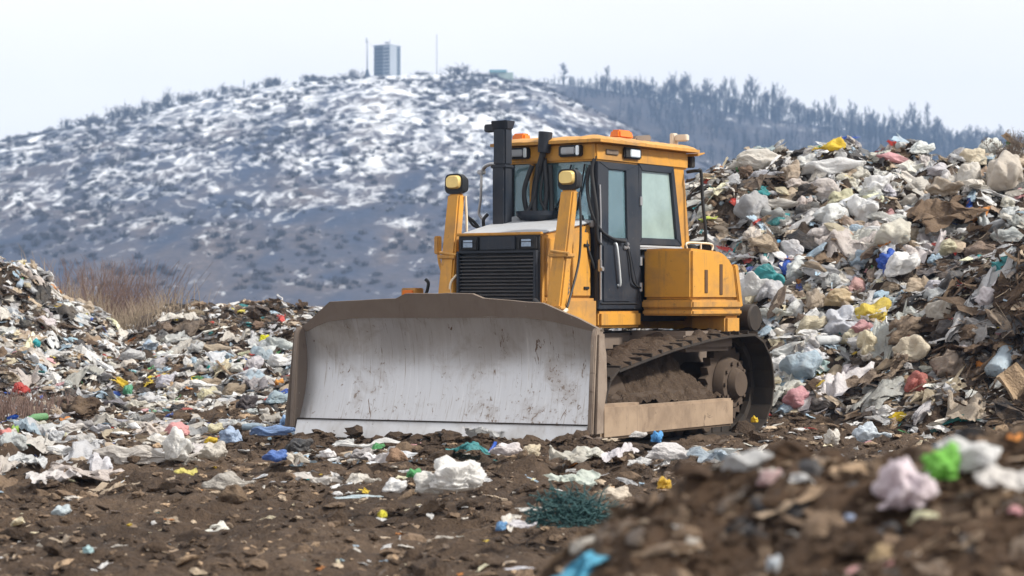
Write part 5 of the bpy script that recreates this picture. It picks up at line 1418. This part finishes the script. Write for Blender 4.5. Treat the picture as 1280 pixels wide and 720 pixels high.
hero("plastic_sheet", S(SHEETS, "flat", 2), (.60, .72, .78), 446, 618, 64, 11, .05, "pale ice-blue flat sheet in front of the off-white rumpled sheet", "the ice-blue flat sheet", zs=.10)
hero("plastic_bag", S(BAGS, BC, 4), "white", 494, 611, 32, 20, .3, "small white bag between the ice-blue sheet and the big white bag")
hero("plastic_bag", S(BAGS, BL, 0), (.62, .58, .54), 172, 573, 136, 26, .12, "long whitish-grey bag stretched across the soil bank", "the long whitish-grey bag")
hero("plastic_bag", S(BAGS, BK, 1), (.76, .75, .72), 222, 566, 44, 44, .9, "upright white bag peaking above the long whitish-grey one", "the upright white bag")
hero("plastic_sheet", S(SHEETS, "rumpled", 4), (.62, .55, .16), 232, 590, 32, 18, .6, "yellow-green packaging below the upright white bag")
hero("plastic_bag", S(BAGS, BP_, 0), (.72, .36, .36), 222, 542, 32, 20, .1, "salmon-pink rounded bag behind the upright white bag", "the salmon-pink bag")
hero("plastic_bag", S(BAGS, BC, 1), (.40, .50, .66), 288, 548, 30, 22, .2, "pale blue-white bag next to the yellow scrap near the blade's far end", "the pale blue-white bag")
hero("plastic_bag", S(BAGS, BC, 2), (.10, .20, .52), 346, 572, 34, 16, .1, "blue patterned packaging heaped at the blade's far lower corner", "the blue packaging")
hero("plastic_bag", S(BAGS, BL, 3), (.22, .34, .58), 340, 540, 60, 14, -.1, "slate-blue bag lying along the blade's far edge", "the slate-blue bag")
hero("plastic_bag", S(BAGS, BC, 3), (.30, .48, .74), 360, 528, 20, 14, 0, "sky-blue bag touching the blade's far end plate")
hero("plastic_bag", S(BAGS, BC, 0), "dark grey", 372, 560, 36, 18, 0, "dark grey bag under the blade's far lower corner")
hero("plastic_bag", S(BAGS, BC, 4), "yellow", 264, 552, 18, 9, 0, "yellow scrap between the salmon-pink and pale blue-white bags")
hero("plastic_bag", S(BAGS, BC, 2), (.58, .54, .48), 268, 567, 38, 24, .1, "beige-white bag next to the upright white bag on its blade side")
hero("plastic_bag", S(BAGS, BK, 3), (.55, .52, .48), 282, 607, 70, 24, .3, "greyish-white sack half buried with a dark hole beneath it", "the half-buried sack", clean=False)
hero("plastic_bag", S(BAGS, BL, 2), "white", 78, 566, 46, 14, 0, "white oblong bag on the dark soil bank", "the white oblong bag")
hero("plastic_bag", S(BAGS, BC, 0), "pale grey", 68, 548, 22, 15, 0, "pale grey bag behind the white oblong bag")
hero("plastic_bag", S(BAGS, BC, 1), (.70, .28, .26), 8, 545, 24, 14, 0, "coral-red bag at the frame edge by the green scraps", "the coral-red bag")
hero("plastic_bag", S(BAGS, BC, 3), (.30, .50, .08), 18, 540, 10, 12, 0, "lime-green scrap next to the coral-red bag")
hero("plastic_bag", S(BAGS, BC, 4), (.03, .40, .22), 36, 554, 11, 10, 0, "emerald-green scrap between the coral-red and white oblong bags")
hero("plastic_bag", S(BAGS, BC, 2), (.60, .68, .72), 78, 640, 26, 14, .3, "small whitish-blue bag on the bare brown soil", "the small whitish-blue bag")
hero("plastic_bag", S(BAGS, BC, 1), (.50, .70, .74), 110, 689, 15, 10, .3, "tiny turquoise-white lump alone on the near soil")
hero("plastic_sheet", S(SHEETS, "flat", 1), (.66, .62, .57), 90, 620, 20, 8, .3, "off-white flat scrap on the bank's near side", zs=.08)
hero("plastic_bag", S(BAGS, BP_, 3), (.72, .66, .05), 478, 645, 13, 10, 0, "tiny bright yellow ball on the soil in front of the ice-blue sheet", "the tiny yellow ball")
hero("plastic_sheet", S(SHEETS, "torn", 1), (.70, .68, .72), 652, 656, 44, 15, .2, "white crumpled film with a blue end on bare soil", "the film with a blue end")
hero("plastic_bag", S(BAGS, BC, 0), (.20, .42, .70), 626, 660, 16, 12, .2, "small blue wad at the end of a white crumpled film")
hero("plastic_sheet", S(SHEETS, "flat", 2), (.72, .72, .78), 648, 708, 40, 9, 0, "white flat scrap nearest the camera on bare soil", zs=.06)
hero("plastic_sheet", S(SHEETS, "flat", 0), (.64, .60, .54), 556, 670, 24, 8, .2, "off-white flat scrap below the big white bag", zs=.07)
hero("plastic_sheet", S(SHEETS, "rumpled", 0), (.60, .66, .60), 716, 596, 74, 20, .1, "wide pale greenish-white film by the blade's near end", "the pale greenish film")
hero("plastic_bag", S(BAGS, BL, 1), (.64, .62, .62), 834, 568, 66, 22, .55, "printed whitish roll of cloth below the push arm", "the printed roll")
hero("plastic_bag", S(BAGS, BC, 3), (.10, .36, .70), 822, 549, 17, 15, .2, "bright blue-and-white lump under the push arm", "the bright blue lump")
hero("plastic_bag", S(BAGS, BC, 4), (.66, .64, .62), 798, 545, 24, 9, .2, "whitish scrap lying under the push arm beside the bright blue lump")
hero("plastic_bag", S(BAGS, BC, 1), (.74, .48, .05), 830, 607, 20, 16, .5, "amber-yellow folded piece at the edge of the blurred mound", "the amber-yellow piece")
hero("plastic_bag", S(BAGS, BC, 2), (.66, .58, .48), 770, 621, 44, 20, .2, "cream lumpy bag beyond the dark teal net", "the cream lumpy bag")
hero("plastic_sheet", S(SHEETS, "rumpled", 2), (.62, .62, .62), 800, 578, 34, 14, .3, "pale rumpled film between the printed roll and the blade")
hero("plastic_sheet", S(SHEETS, "flat", 1), (.70, .70, .68), 668, 634, 50, 12, .05, "white flat strip of film next to the dark teal net", zs=.09)
hero("stone", me_of("stone", lump(901, 4, False, .6, .6, .8), CLOTH), (.26, .165, .11), 497, 573, 28, 18, 0, "rounded brown stone on the soil roll under the blade", clean=False)
hero("stone", me_of("stone", lump(902, 4, False, 1.4, .8, .9), CLOTH), (.11, .075, .05), 292, 624, 42, 26, 0, "dark brown clod with a hole beneath the half-buried sack", clean=False)
hero("stone", me_of("stone", lump(903, 4, False, 2.0, .7, .9), CLOTH), (.075, .052, .038), 100, 515, 50, 28, 0, "dark earthy lump at the foot of the frame-edge heap", clean=False)
# far heaps
hero("plastic_bag", S(BAGS, BC, 0), (.72, .70, .02), 329, 428, 15, 13, 0, "lemon-yellow bag on the low heap near the blade's far end", "the lemon-yellow bag")
hero("plastic_sheet", S(SHEETS, "rumpled", 1), (.74, .64, .12), 297, 388, 22, 9, 0, "yellow film on the crest of the low dark heap", "the yellow crest film")
hero("plastic_bag", S(BAGS, BC, 2), (.03, .42, .38), 265, 462, 13, 12, 0, "small turquoise bag low on the low dark heap", "the turquoise bag")
hero("plastic_bag", S(BAGS, BC, 4), (.03, .36, .40), 45, 432, 13, 12, 0, "small teal bag on the frame-edge heap", "the small teal bag")
hero("plastic_bag", S(BAGS, BK, 0), "white", 348, 455, 34, 18, .3, "white knotted bag on the low heap beside the blade's edge", "the white knotted bag")
hero("plastic_bag", S(BAGS, BC, 3), (.70, .32, .06), 349, 480, 13, 9, 0, "orange scrap beside the blade's far end plate")
hero("plastic_bag", S(BAGS, BP_, 1), (.10, .34, .20), 160, 491, 12, 14, 0, "green rounded bag at the foot of the frame-edge heap", "the green rounded bag")
hero("plastic_bag", S(BAGS, BC, 1), (.20, .19, .21), 145, 508, 34, 14, 0, "charcoal-grey bag above the long whitish-grey bag", "the charcoal-grey bag")
hero("plastic_bag", S(BAGS, BC, 0), (.08, .07, .08), 307, 507, 28, 20, 0, "black rounded bag below the low heap near the slate-blue bag", "the black rounded bag")
# blurred mound
FM = {"clean": True}
hero("plastic_bag", S(BAGS, BL, 3), (.66, .67, .68), 936, 581, 74, 26, 0, "blurred white-grey oblong bag on the near mound's edge", "the blurred oblong bag")
hero("plastic_bag", S(BAGS, BW_, 0), (.80, .70, .75), 1132, 624, 76, 66, .3, "blurred pinkish-white bag on the near mound", "the blurred pinkish bag")
hero("plastic_bag", S(BAGS, BW_, 1), (.82, .82, .82), 1210, 582, 84, 46, -.3, "blurred white bag bulging behind the bright green one on the mound")
hero("plastic_bag", S(BAGS, BW_, 2), (.20, .55, .08), 1180, 598, 52, 48, .3, "blurred bright green bag on the near mound", "the blurred green bag", sink=.0)
hero("plastic_sheet", S(SHEETS, "rumpled", 4), (.72, .69, .66), 1254, 602, 74, 70, .2, "blurred off-white film beyond the bright green one near the frame edge", "the blurred off-white bag")
hero("plastic_sheet", S(SHEETS, "rumpled", 3), (.66, .64, .44), 1165, 648, 60, 40, .4, "blurred yellowish-white film hanging under the green bag on the mound")
hero("plastic_sheet", S(SHEETS, "torn", 2), (.10, .42, .62), 745, 702, 124, 24, .45, "blurred bright blue sheet at the near foot of the mound", "the blurred blue sheet", roll=.2)
hero("plastic_bag", S(BAGS, BC, 0), (.62, .45, .45), 960, 602, 34, 20, 0, "blurred dusty pink piece on the near mound")
hero("cardboard_piece", S(CARDS, "bent", 0), (.42, .32, .23), 968, 645, 46, 34, .5, "blurred tan board pale against the mound's soil", clean=False)
hero("cardboard_piece", S(CARDS, "bent", 2), (.38, .27, .18), 1012, 625, 40, 24, .8, "smaller blurred tan board uphill of the other on the mound", clean=False)
hero("plastic_bag", S(BAGS, BC, 4), (.42, .50, .68), 1061, 652, 14, 14, 1.2, "small blurred bluish piece in the middle of the mound")
hero("plastic_bag", S(BAGS, BC, 3), (.55, .60, .66), 968, 712, 20, 20, 0, "small blurred pale piece at the mound's near bottom")
hero("rag", S(RAGS, "bunched", 0), (.34, .25, .15), 1100, 702, 44, 22, .6, "blurred straw-coloured tuft on the mound's near side", clean=False)

# dark teal net
rs = random.Random(8); V, Fq = [], []
p0 = at(716, 655); mpp = p0.y / F_PX
for k in range(420):
    a = rs.uniform(0, 6.28); r = rs.random() ** .5
    c = Vector((math.cos(a) * r * .25, math.sin(a) * r * .16, 0)); c.z = .20 * (1 - r * r) * rs.uniform(.2, 1.1)
    q = c
    d = Vector((rs.gauss(0, 1), rs.gauss(0, .6), rs.gauss(0, .4))).normalized()
    for s in range(3):
        e = q + d * .055; e.z = max(.0, e.z); tri_tube(V, Fq, q, e, .0042, .0042); q = e; d = (d + Vector((rs.gauss(0, .6), rs.gauss(0, .6), rs.gauss(0, .4)))).normalized()
o = put("tangled_net", np_mesh("tangled_net", np.array(V), [np.array(Fq)]), plain("teal_netting", (.022, .075, .078), .7), None, p0)
tag(o, "dark teal tangle of netting on the soil at the blurred mound's edge", "net"); H.append((716, 648, 75)); LAND.append((716, 648, "the dark teal net"))
# bare shrub on the crest at the frame edge
p0 = at(1262, 205)
o = put("dry_shrub", tree_mesh(bare_tree(77, .62, True, n1=27, n2=9, n3=4, spread=.5, tr=.013), "dry_shrub"), plain("dry_shrub_twigs", (.16, .125, .10), .9), None, p0 + Vector((0, 0, -.03)))
tag(o, "dry grey-brown shrub on the tall heap's crest at the frame edge", "shrub"); H.append((1262, 190, 30))

# ------------------------------------------------------------------ the rest of the countable pieces
LAND += [(900, 420, "the bulldozer's rear track"), (890, 340, "the bulldozer's fuel tank"), (755, 480, "the blade's near end plate"), (365, 470, "the blade's far end plate"), (1225, 330, "the brown shoulder of the heap"),
         (120, 400, "the dry stalks"), (20, 340, "the frame-edge heap's top"), (230, 385, "the low dark heap's top"), (1180, 205, "the tall heap's crest")]
def blocked(px, py):
    if 355 < px < 757 and 365 < py < 545: return True
    if 560 < px < 928 and 165 < py < 540: return True
    if 740 < px < 974 and 418 < py < 540: return True
    return py > np.interp(px, [680, 690, 760, 830, 900, 1000, 1100, 1290], [740, 715, 645, 605, 580, 560, 545, 525])
def visible(p, px, py):
    t = np.linspace(.3, .985, 240)
    return bool((all_h(p.x * t, p.y * t) < EYE + (p.z + .05 - EYE) * t).all())
rr = random.Random(21)
made = []
def free(px, py, w, gap):
    return all((abs(px - a) > (w + c) * gap) or (abs(py - b) > (w + c) * gap * .62) for a, b, c in H)
def scatter_items(f, x0, x1, y0, y1, plan, place, wts, gap=.30, smin=.9):
    """plan: [(name, family, style, count, (size range in metres), height share)]"""
    for name, fam, sty, cnt, (s0, s1), hs in plan:
        got = tries = 0
        cx = np.array([rr.uniform(x0, x1) for _ in range(cnt * 60)]); cy = np.array([rr.uniform(y0, y1) for _ in range(cnt * 60)])
        cz = all_h(cx, cy); on = np.abs(f(cx, cy) - cz) < .04
        while got < cnt and tries < cnt * 60:
            x, y, z = float(cx[tries]), float(cy[tries]), float(cz[tries])
            tries += 1
            if not on[tries - 1]: continue
            px, py = px_of(x, y, z)
            if not (4 < px < 1276 and 150 < py < 715) or blocked(px, py): continue
            s = rr.uniform(s0, s1); w = s * F_PX / y
            if not free(px, py, w, gap) or not visible(Vector((x, y, z)), px, py): continue
            bz = float(BZ(x, y)) + .8 * max(0, min(1, (27.2 - y) / 2)) * (f is heap_r)
            if f is heap_r and rr.random() < bz * .9 and wts is not RW: continue
            col = pick(wts, rr)
            me = rr.choice(fam[sty])
            p = Vector((x, y, z))
            h = s * hs * rr.uniform(.8, 1.2)
            down = normal_at(np.array([x]), np.array([y]), e=.3)[0]
            yaw = rr.gauss(.25, .7) if rr.random() < .7 else rr.uniform(0, 6.28)
            o = lay(name, NAMECAT[name], me, None, px, py, w, h * F_PX / y, jit(PAL[col], rr), yaw, up=rr.uniform(.5, .9), depth=rr.uniform(.5, .8), pos=p, sink=.18)
            H.append((px, py, w)); got += 1
            made.append((o, name, sty, col, px, py, w, place))
BW = {k: v for k, v in HEAPW.items()}; BW.update({"white": 34, "off-white": 18, "pale grey": 20, "brown": 3, "tan": 4, "black": 3, "red": .2, "orange": .12, "green": .3, "teal": .7})
SW = dict(BW); SW.update({"pale blue": 8, "brown": 5})
RW = {"brown": 40, "tan": 12, "dark grey": 12, "beige": 12, "black": 4, "grey": 8}
scatter_items(heap_r, .6, 9, 24.2, 33.2, [
    ("plastic_bag", BAGS, "puffed", 34, (.36, .58), .56), ("plastic_bag", BAGS, "crumpled", 44, (.30, .62), .46), ("plastic_bag", BAGS, "long", 38, (.45, .9), .28), ("plastic_bag", BAGS, "knotted", 26, (.38, .70), .42),
    ("plastic_sheet", SHEETS, "rumpled", 40, (.32, .75), .32), ("plastic_sheet", SHEETS, "torn", 26, (.3, .7), .26)], "on the tall heap", BW, .24)
scatter_items(heap_r, .6, 9, 22.0, 33.0, [("rag", RAGS, "matted", 16, (.45, .95), .36), ("rag", RAGS, "bunched", 5, (.35, .7), .45)], "on the tall heap", RW, .22)
scatter_items(heap_l, -10, -4, 29, 36.5, [("plastic_bag", BAGS, "crumpled", 24, (.22, .42), .48), ("plastic_bag", BAGS, "knotted", 10, (.25, .45), .4), ("plastic_sheet", SHEETS, "rumpled", 22, (.25, .5), .3)], "on the frame-edge heap", BW, .26)
scatter_items(heap_l, -10, -4, 29, 36.5, [("rag", RAGS, "matted", 14, (.3, .6), .36)], "on the frame-edge heap", RW, .24)
scatter_items(heap_m, -7.5, -2, 28.5, 34.5, [("plastic_bag", BAGS, "crumpled", 26, (.24, .5), .48), ("plastic_bag", BAGS, "long", 10, (.4, .7), .3), ("plastic_sheet", SHEETS, "rumpled", 22, (.25, .55), .3)], "on the low dark heap", BW, .26)
scatter_items(heap_m, -7.5, -2, 30, 40, [("rag", RAGS, "matted", 18, (.3, .6), .34), ("rag", RAGS, "bunched", 6, (.3, .5), .36)], "on the low dark heap", RW, .24)
scatter_items(ground_h, -6.6, 3.2, 18.8, 29, [("plastic_bag", BAGS, "crumpled", 24, (.16, .36), .42), ("plastic_bag", BAGS, "long", 8, (.3, .6), .26), ("plastic_sheet", SHEETS, "rumpled", 22, (.2, .45), .25), ("plastic_sheet", SHEETS, "torn", 10, (.2, .4), .2)], "on the ground", SW, .30)
scatter_items(ground_h, -6.6, -1.5, 20, 29, [("rag", RAGS, "matted", 12, (.3, .7), .34)], "on the ground", RW, .28)
scatter_items(heap_r, 1, 9, 23, 33, [("cardboard_piece", CARDS, "bent", 14, (.25, .5), .3)], "on the tall heap", {"tan": 3, "beige": 2, "brown": 1}, .24)
def bottles(f, x0, x1, y0, y1, cnt, place):
    k0 = len(made)
    scatter_items(f, x0, x1, y0, y1, [("bottle", {"b": [BOTTLE]}, "b", cnt, (.22, .34), .36)], place, {"pale grey": 3, "pale blue": 3, "green": .8, "white": 2}, .25)
    for m in made[k0:]:
        o = m[0]; k = max(o.scale); o.scale = (k, k * .95, k * .9)
        c = put("cap", CAP, None, o); c.color = (*jit(PAL[rr.choice(("blue", "red", "white", "green", "yellow"))], rr), 1)
bottles(heap_r, 1, 9, 24, 33, 14, "on the tall heap"); bottles(heap_l, -10, -4, 29, 36, 8, "on the frame-edge heap"); bottles(ground_h, -6, 2.5, 19, 28, 6, "on the ground")
for o in [x for x in bpy.data.objects if x.name.split(".")[0] == "bottle" and not x.children]:
    k = max(o.scale); o.scale = (k, k * .95, k * .9); c = put("cap", CAP, None, o); c.color = (.1, .25, .6, 1)

def draped(f, x0, x1, y0, y1, cnt, place, wts, smax, hill=True):
    got = 0
    for _ in range(cnt * 40):
        if got >= cnt: break
        x, y = rr.uniform(x0, x1), rr.uniform(y0, y1)
        A1 = lambda a, b_: (np.array([a]), np.array([b_]))
        z = float(all_h(*A1(x, y))[0])
        if abs(float(f(*A1(x, y))[0]) - z) > .04: continue
        if f is heap_r and rr.random() < float(BZ(x, y)): continue
        px, py = px_of(x, y, z)
        L, Wd = rr.uniform(.45, 1) * smax, rr.uniform(.22, .42) * smax
        if not (10 < px < 1270) or blocked(px, py) or not visible(Vector((x, y, z)), px, py) or not free(px, py, L * F_PX / y * .5, .25): continue
        yaw = rr.gauss(0, .5) + (rr.choice((0, 1.57)))
        V, Fq = sheet(rr.randrange(9999), 34, 16, .20, 1.0, .30)
        lx, ly = V[:, 0] * L / 2, V[:, 1] * Wd / 2
        wx_, wy_ = x + lx * math.cos(yaw) - ly * math.sin(yaw), y + lx * math.sin(yaw) + ly * math.cos(yaw)
        hz_ = np.maximum.reduce([all_h(wx_ + a, wy_ + b_) for a, b_ in ((0, 0), (.12, 0), (-.12, 0), (0, .12), (0, -.12))])
        V = np.stack([wx_ - x, wy_ - y, hz_ - z + .05 + V[:, 2] * .38 * smax], -1)
        me = np_mesh("plastic_sheet", V, [Fq]); me.materials.append(PLASTIC)
        col = pick(wts, rr); o = put("plastic_sheet", me, None, None, (x, y, z)); o.color = (*jit(PAL[col], rr), 1); o["category"] = "plastic sheet"
        H.append((px, py, L * F_PX / y * .6)); made.append((o, "plastic_sheet", "draped", col, px, py, L, place)); got += 1
DW = {"white": 34, "off-white": 20, "pale grey": 20, "pale blue": 5, "beige": 8, "brown": 8, "black": 3, "grey": 5, "teal": .8}
draped(heap_r, .8, 8.5, 24.5, 33, 85, "on the tall heap", DW, 1.25)
draped(heap_m, -7.2, -2.2, 29, 36, 14, "on the low dark heap", DW, .9); draped(heap_l, -9.5, -4.2, 29.5, 36, 14, "on the frame-edge heap", DW, .8)
draped(ground_h, -6.2, 2.5, 17.4, 27, 50, "on the ground", DW, .7); draped(ground_h, -2.5, 3.0, 17.2, 21.4, 22, "on the ground", {"white": 5, "off-white": 3, "pale grey": 3, "pale blue": 1}, .6)

# labels: what it looks like, then the nearest thing one can find and which way from it
NOUN = {"plastic_bag": "bag", "plastic_sheet": "film", "rag": "rag", "bottle": "bottle", "cardboard_piece": "cardboard"}
STY = {"b": "", "bent": "bent"}
def where(px, py):
    best = sorted(LAND, key=lambda l: math.hypot(px - l[0], (py - l[1]) * 1.3))[0]
    dx, dy = px - best[0], py - best[1]
    if abs(dx) > 1.3 * abs(dy): d = "left of" if dx < 0 else "right of"
    elif abs(dy) > 2.2 * abs(dx): d = "above" if dy < 0 else "below"
    else: d = ("above " if dy < 0 else "below ") + ("left of" if dx < 0 else "right of")
    return d, best
buckets = {}
for m in made:
    o, name, sty, col, px, py, w, place = m
    d, l = where(px, py)
    base = " ".join(x for x in (STY.get(sty, sty), col, NOUN[name]) if x)
    buckets.setdefault((base, d, l[2], name), []).append((math.hypot(px - l[0], py - l[1]), m))
ORD = ["nearest", "second nearest", "third nearest", "fourth nearest", "fifth nearest", "sixth nearest"]
seen = set()
for (base, d, mark, name), ms in buckets.items():
    ms.sort(key=lambda t: t[0])
    for i, (_, m) in enumerate(ms):
        lab = f"{base} {d} {mark}" if len(ms) == 1 else f"{ORD[min(i, 5)]} {base} {d} {mark}"
        m[0]["label"] = lab; m[0]["group"] = f"{NAMECAT[name]} pieces {m[7]}"

# ------------------------------------------------------------------ air, sky, sun, camera
hz = MB(); hz.box(-1790, 1790, -240, 1430, -14, 150, 0)
m = bpy.data.materials.new("thin_winter_haze"); m.use_nodes = True; nt = m.node_tree
for nd in list(nt.nodes):
    if nd.type != 'OUTPUT_MATERIAL': nt.nodes.remove(nd)
pv = N(nt, "ShaderNodeVolumePrincipled"); pv.inputs["Color"].default_value = (.40, .62, 1.0, 1); pv.inputs["Density"].default_value = HAZE_D; pv.inputs["Anisotropy"].default_value = 0.0
nt.links.new(pv.outputs[0], nt.nodes["Material Output"].inputs["Volume"])
o = hz.build("haze", m); tag(o, kind="stuff"); o.display_type = 'WIRE'

SUN_EL, SUN_AZ = 42.0, 108.0        # azimuth clockwise from +Y, the viewing direction
w = bpy.data.worlds.new("World"); SC.world = w; w.use_nodes = True; nt = w.node_tree
bg = nt.nodes["Background"]; bg.inputs["Strength"].default_value = 0.1
sky = N(nt, "ShaderNodeTexSky"); sky.sky_type = 'NISHITA'; sky.sun_disc = False
sky.sun_elevation = R(SUN_EL); sky.sun_rotation = R(SUN_AZ); sky.dust_density = 3.0; sky.air_density = 1.0
# a closed layer of thin cloud whitens the sky
tc = N(nt, "ShaderNodeTexCoord")
mp = N(nt, "ShaderNodeMapping"); mp.inputs["Scale"].default_value = (1.2, 1.2, 3.0); nt.links.new(tc.outputs["Generated"], mp.inputs[0])
cl = noise_tex(nt, mp.outputs[0], 1.6, 5, .55)
cloud = ramp(nt, cl, [(0.3, (CLOUD * .95, CLOUD * .94, CLOUD * .94)), (0.7, (CLOUD * 1.08, CLOUD * 1.06, CLOUD * 1.055))])
mul = mixc(nt, 1.0, cloud, (10, 10, 10), 'MULTIPLY')
nt.links.new(mixc(nt, .975, sky.outputs[0], mul), bg.inputs["Color"])
ld = bpy.data.lights.new("sun", 'SUN'); ld.energy = SUN_E; ld.angle = R(6); ld.color = (1.0, .95, .86)
so = bpy.data.objects.new("sun", ld); COL.objects.link(so)
dv = Vector((math.sin(R(SUN_AZ)) * math.cos(R(SUN_EL)), math.cos(R(SUN_AZ)) * math.cos(R(SUN_EL)), math.sin(R(SUN_EL))))
so.rotation_euler = dv.to_track_quat('Z', 'Y').to_euler(); so.location = dv * 60

cd = bpy.data.cameras.new("camera"); co = bpy.data.objects.new("camera", cd); COL.objects.link(co)
co.location = (0, 0, EYE); co.rotation_euler = (R(90), 0, 0)
cd.sensor_width = 36; cd.lens = F_PX / 1280 * 36; cd.shift_y = -(360 - HORIZON) / 1280 * 1.0
cd.clip_start = .1; cd.clip_end = 5000
cd.dof.use_dof = True; cd.dof.focus_distance = 23.6; cd.dof.aperture_fstop = (cd.lens / 1000) / APERTURE_M
SC.camera = co
SC.view_settings.view_transform = 'Standard'; SC.view_settings.look = 'None'; SC.view_settings.exposure = EXPO; SC.view_settings.gamma = 1
SC.cycles.use_denoising = True
SC.cycles.max_bounces = 6; SC.cycles.diffuse_bounces = 3; SC.cycles.transparent_max_bounces = 12; SC.cycles.volume_bounces = 0
SC.render.resolution_x = 1024; SC.render.resolution_y = 576
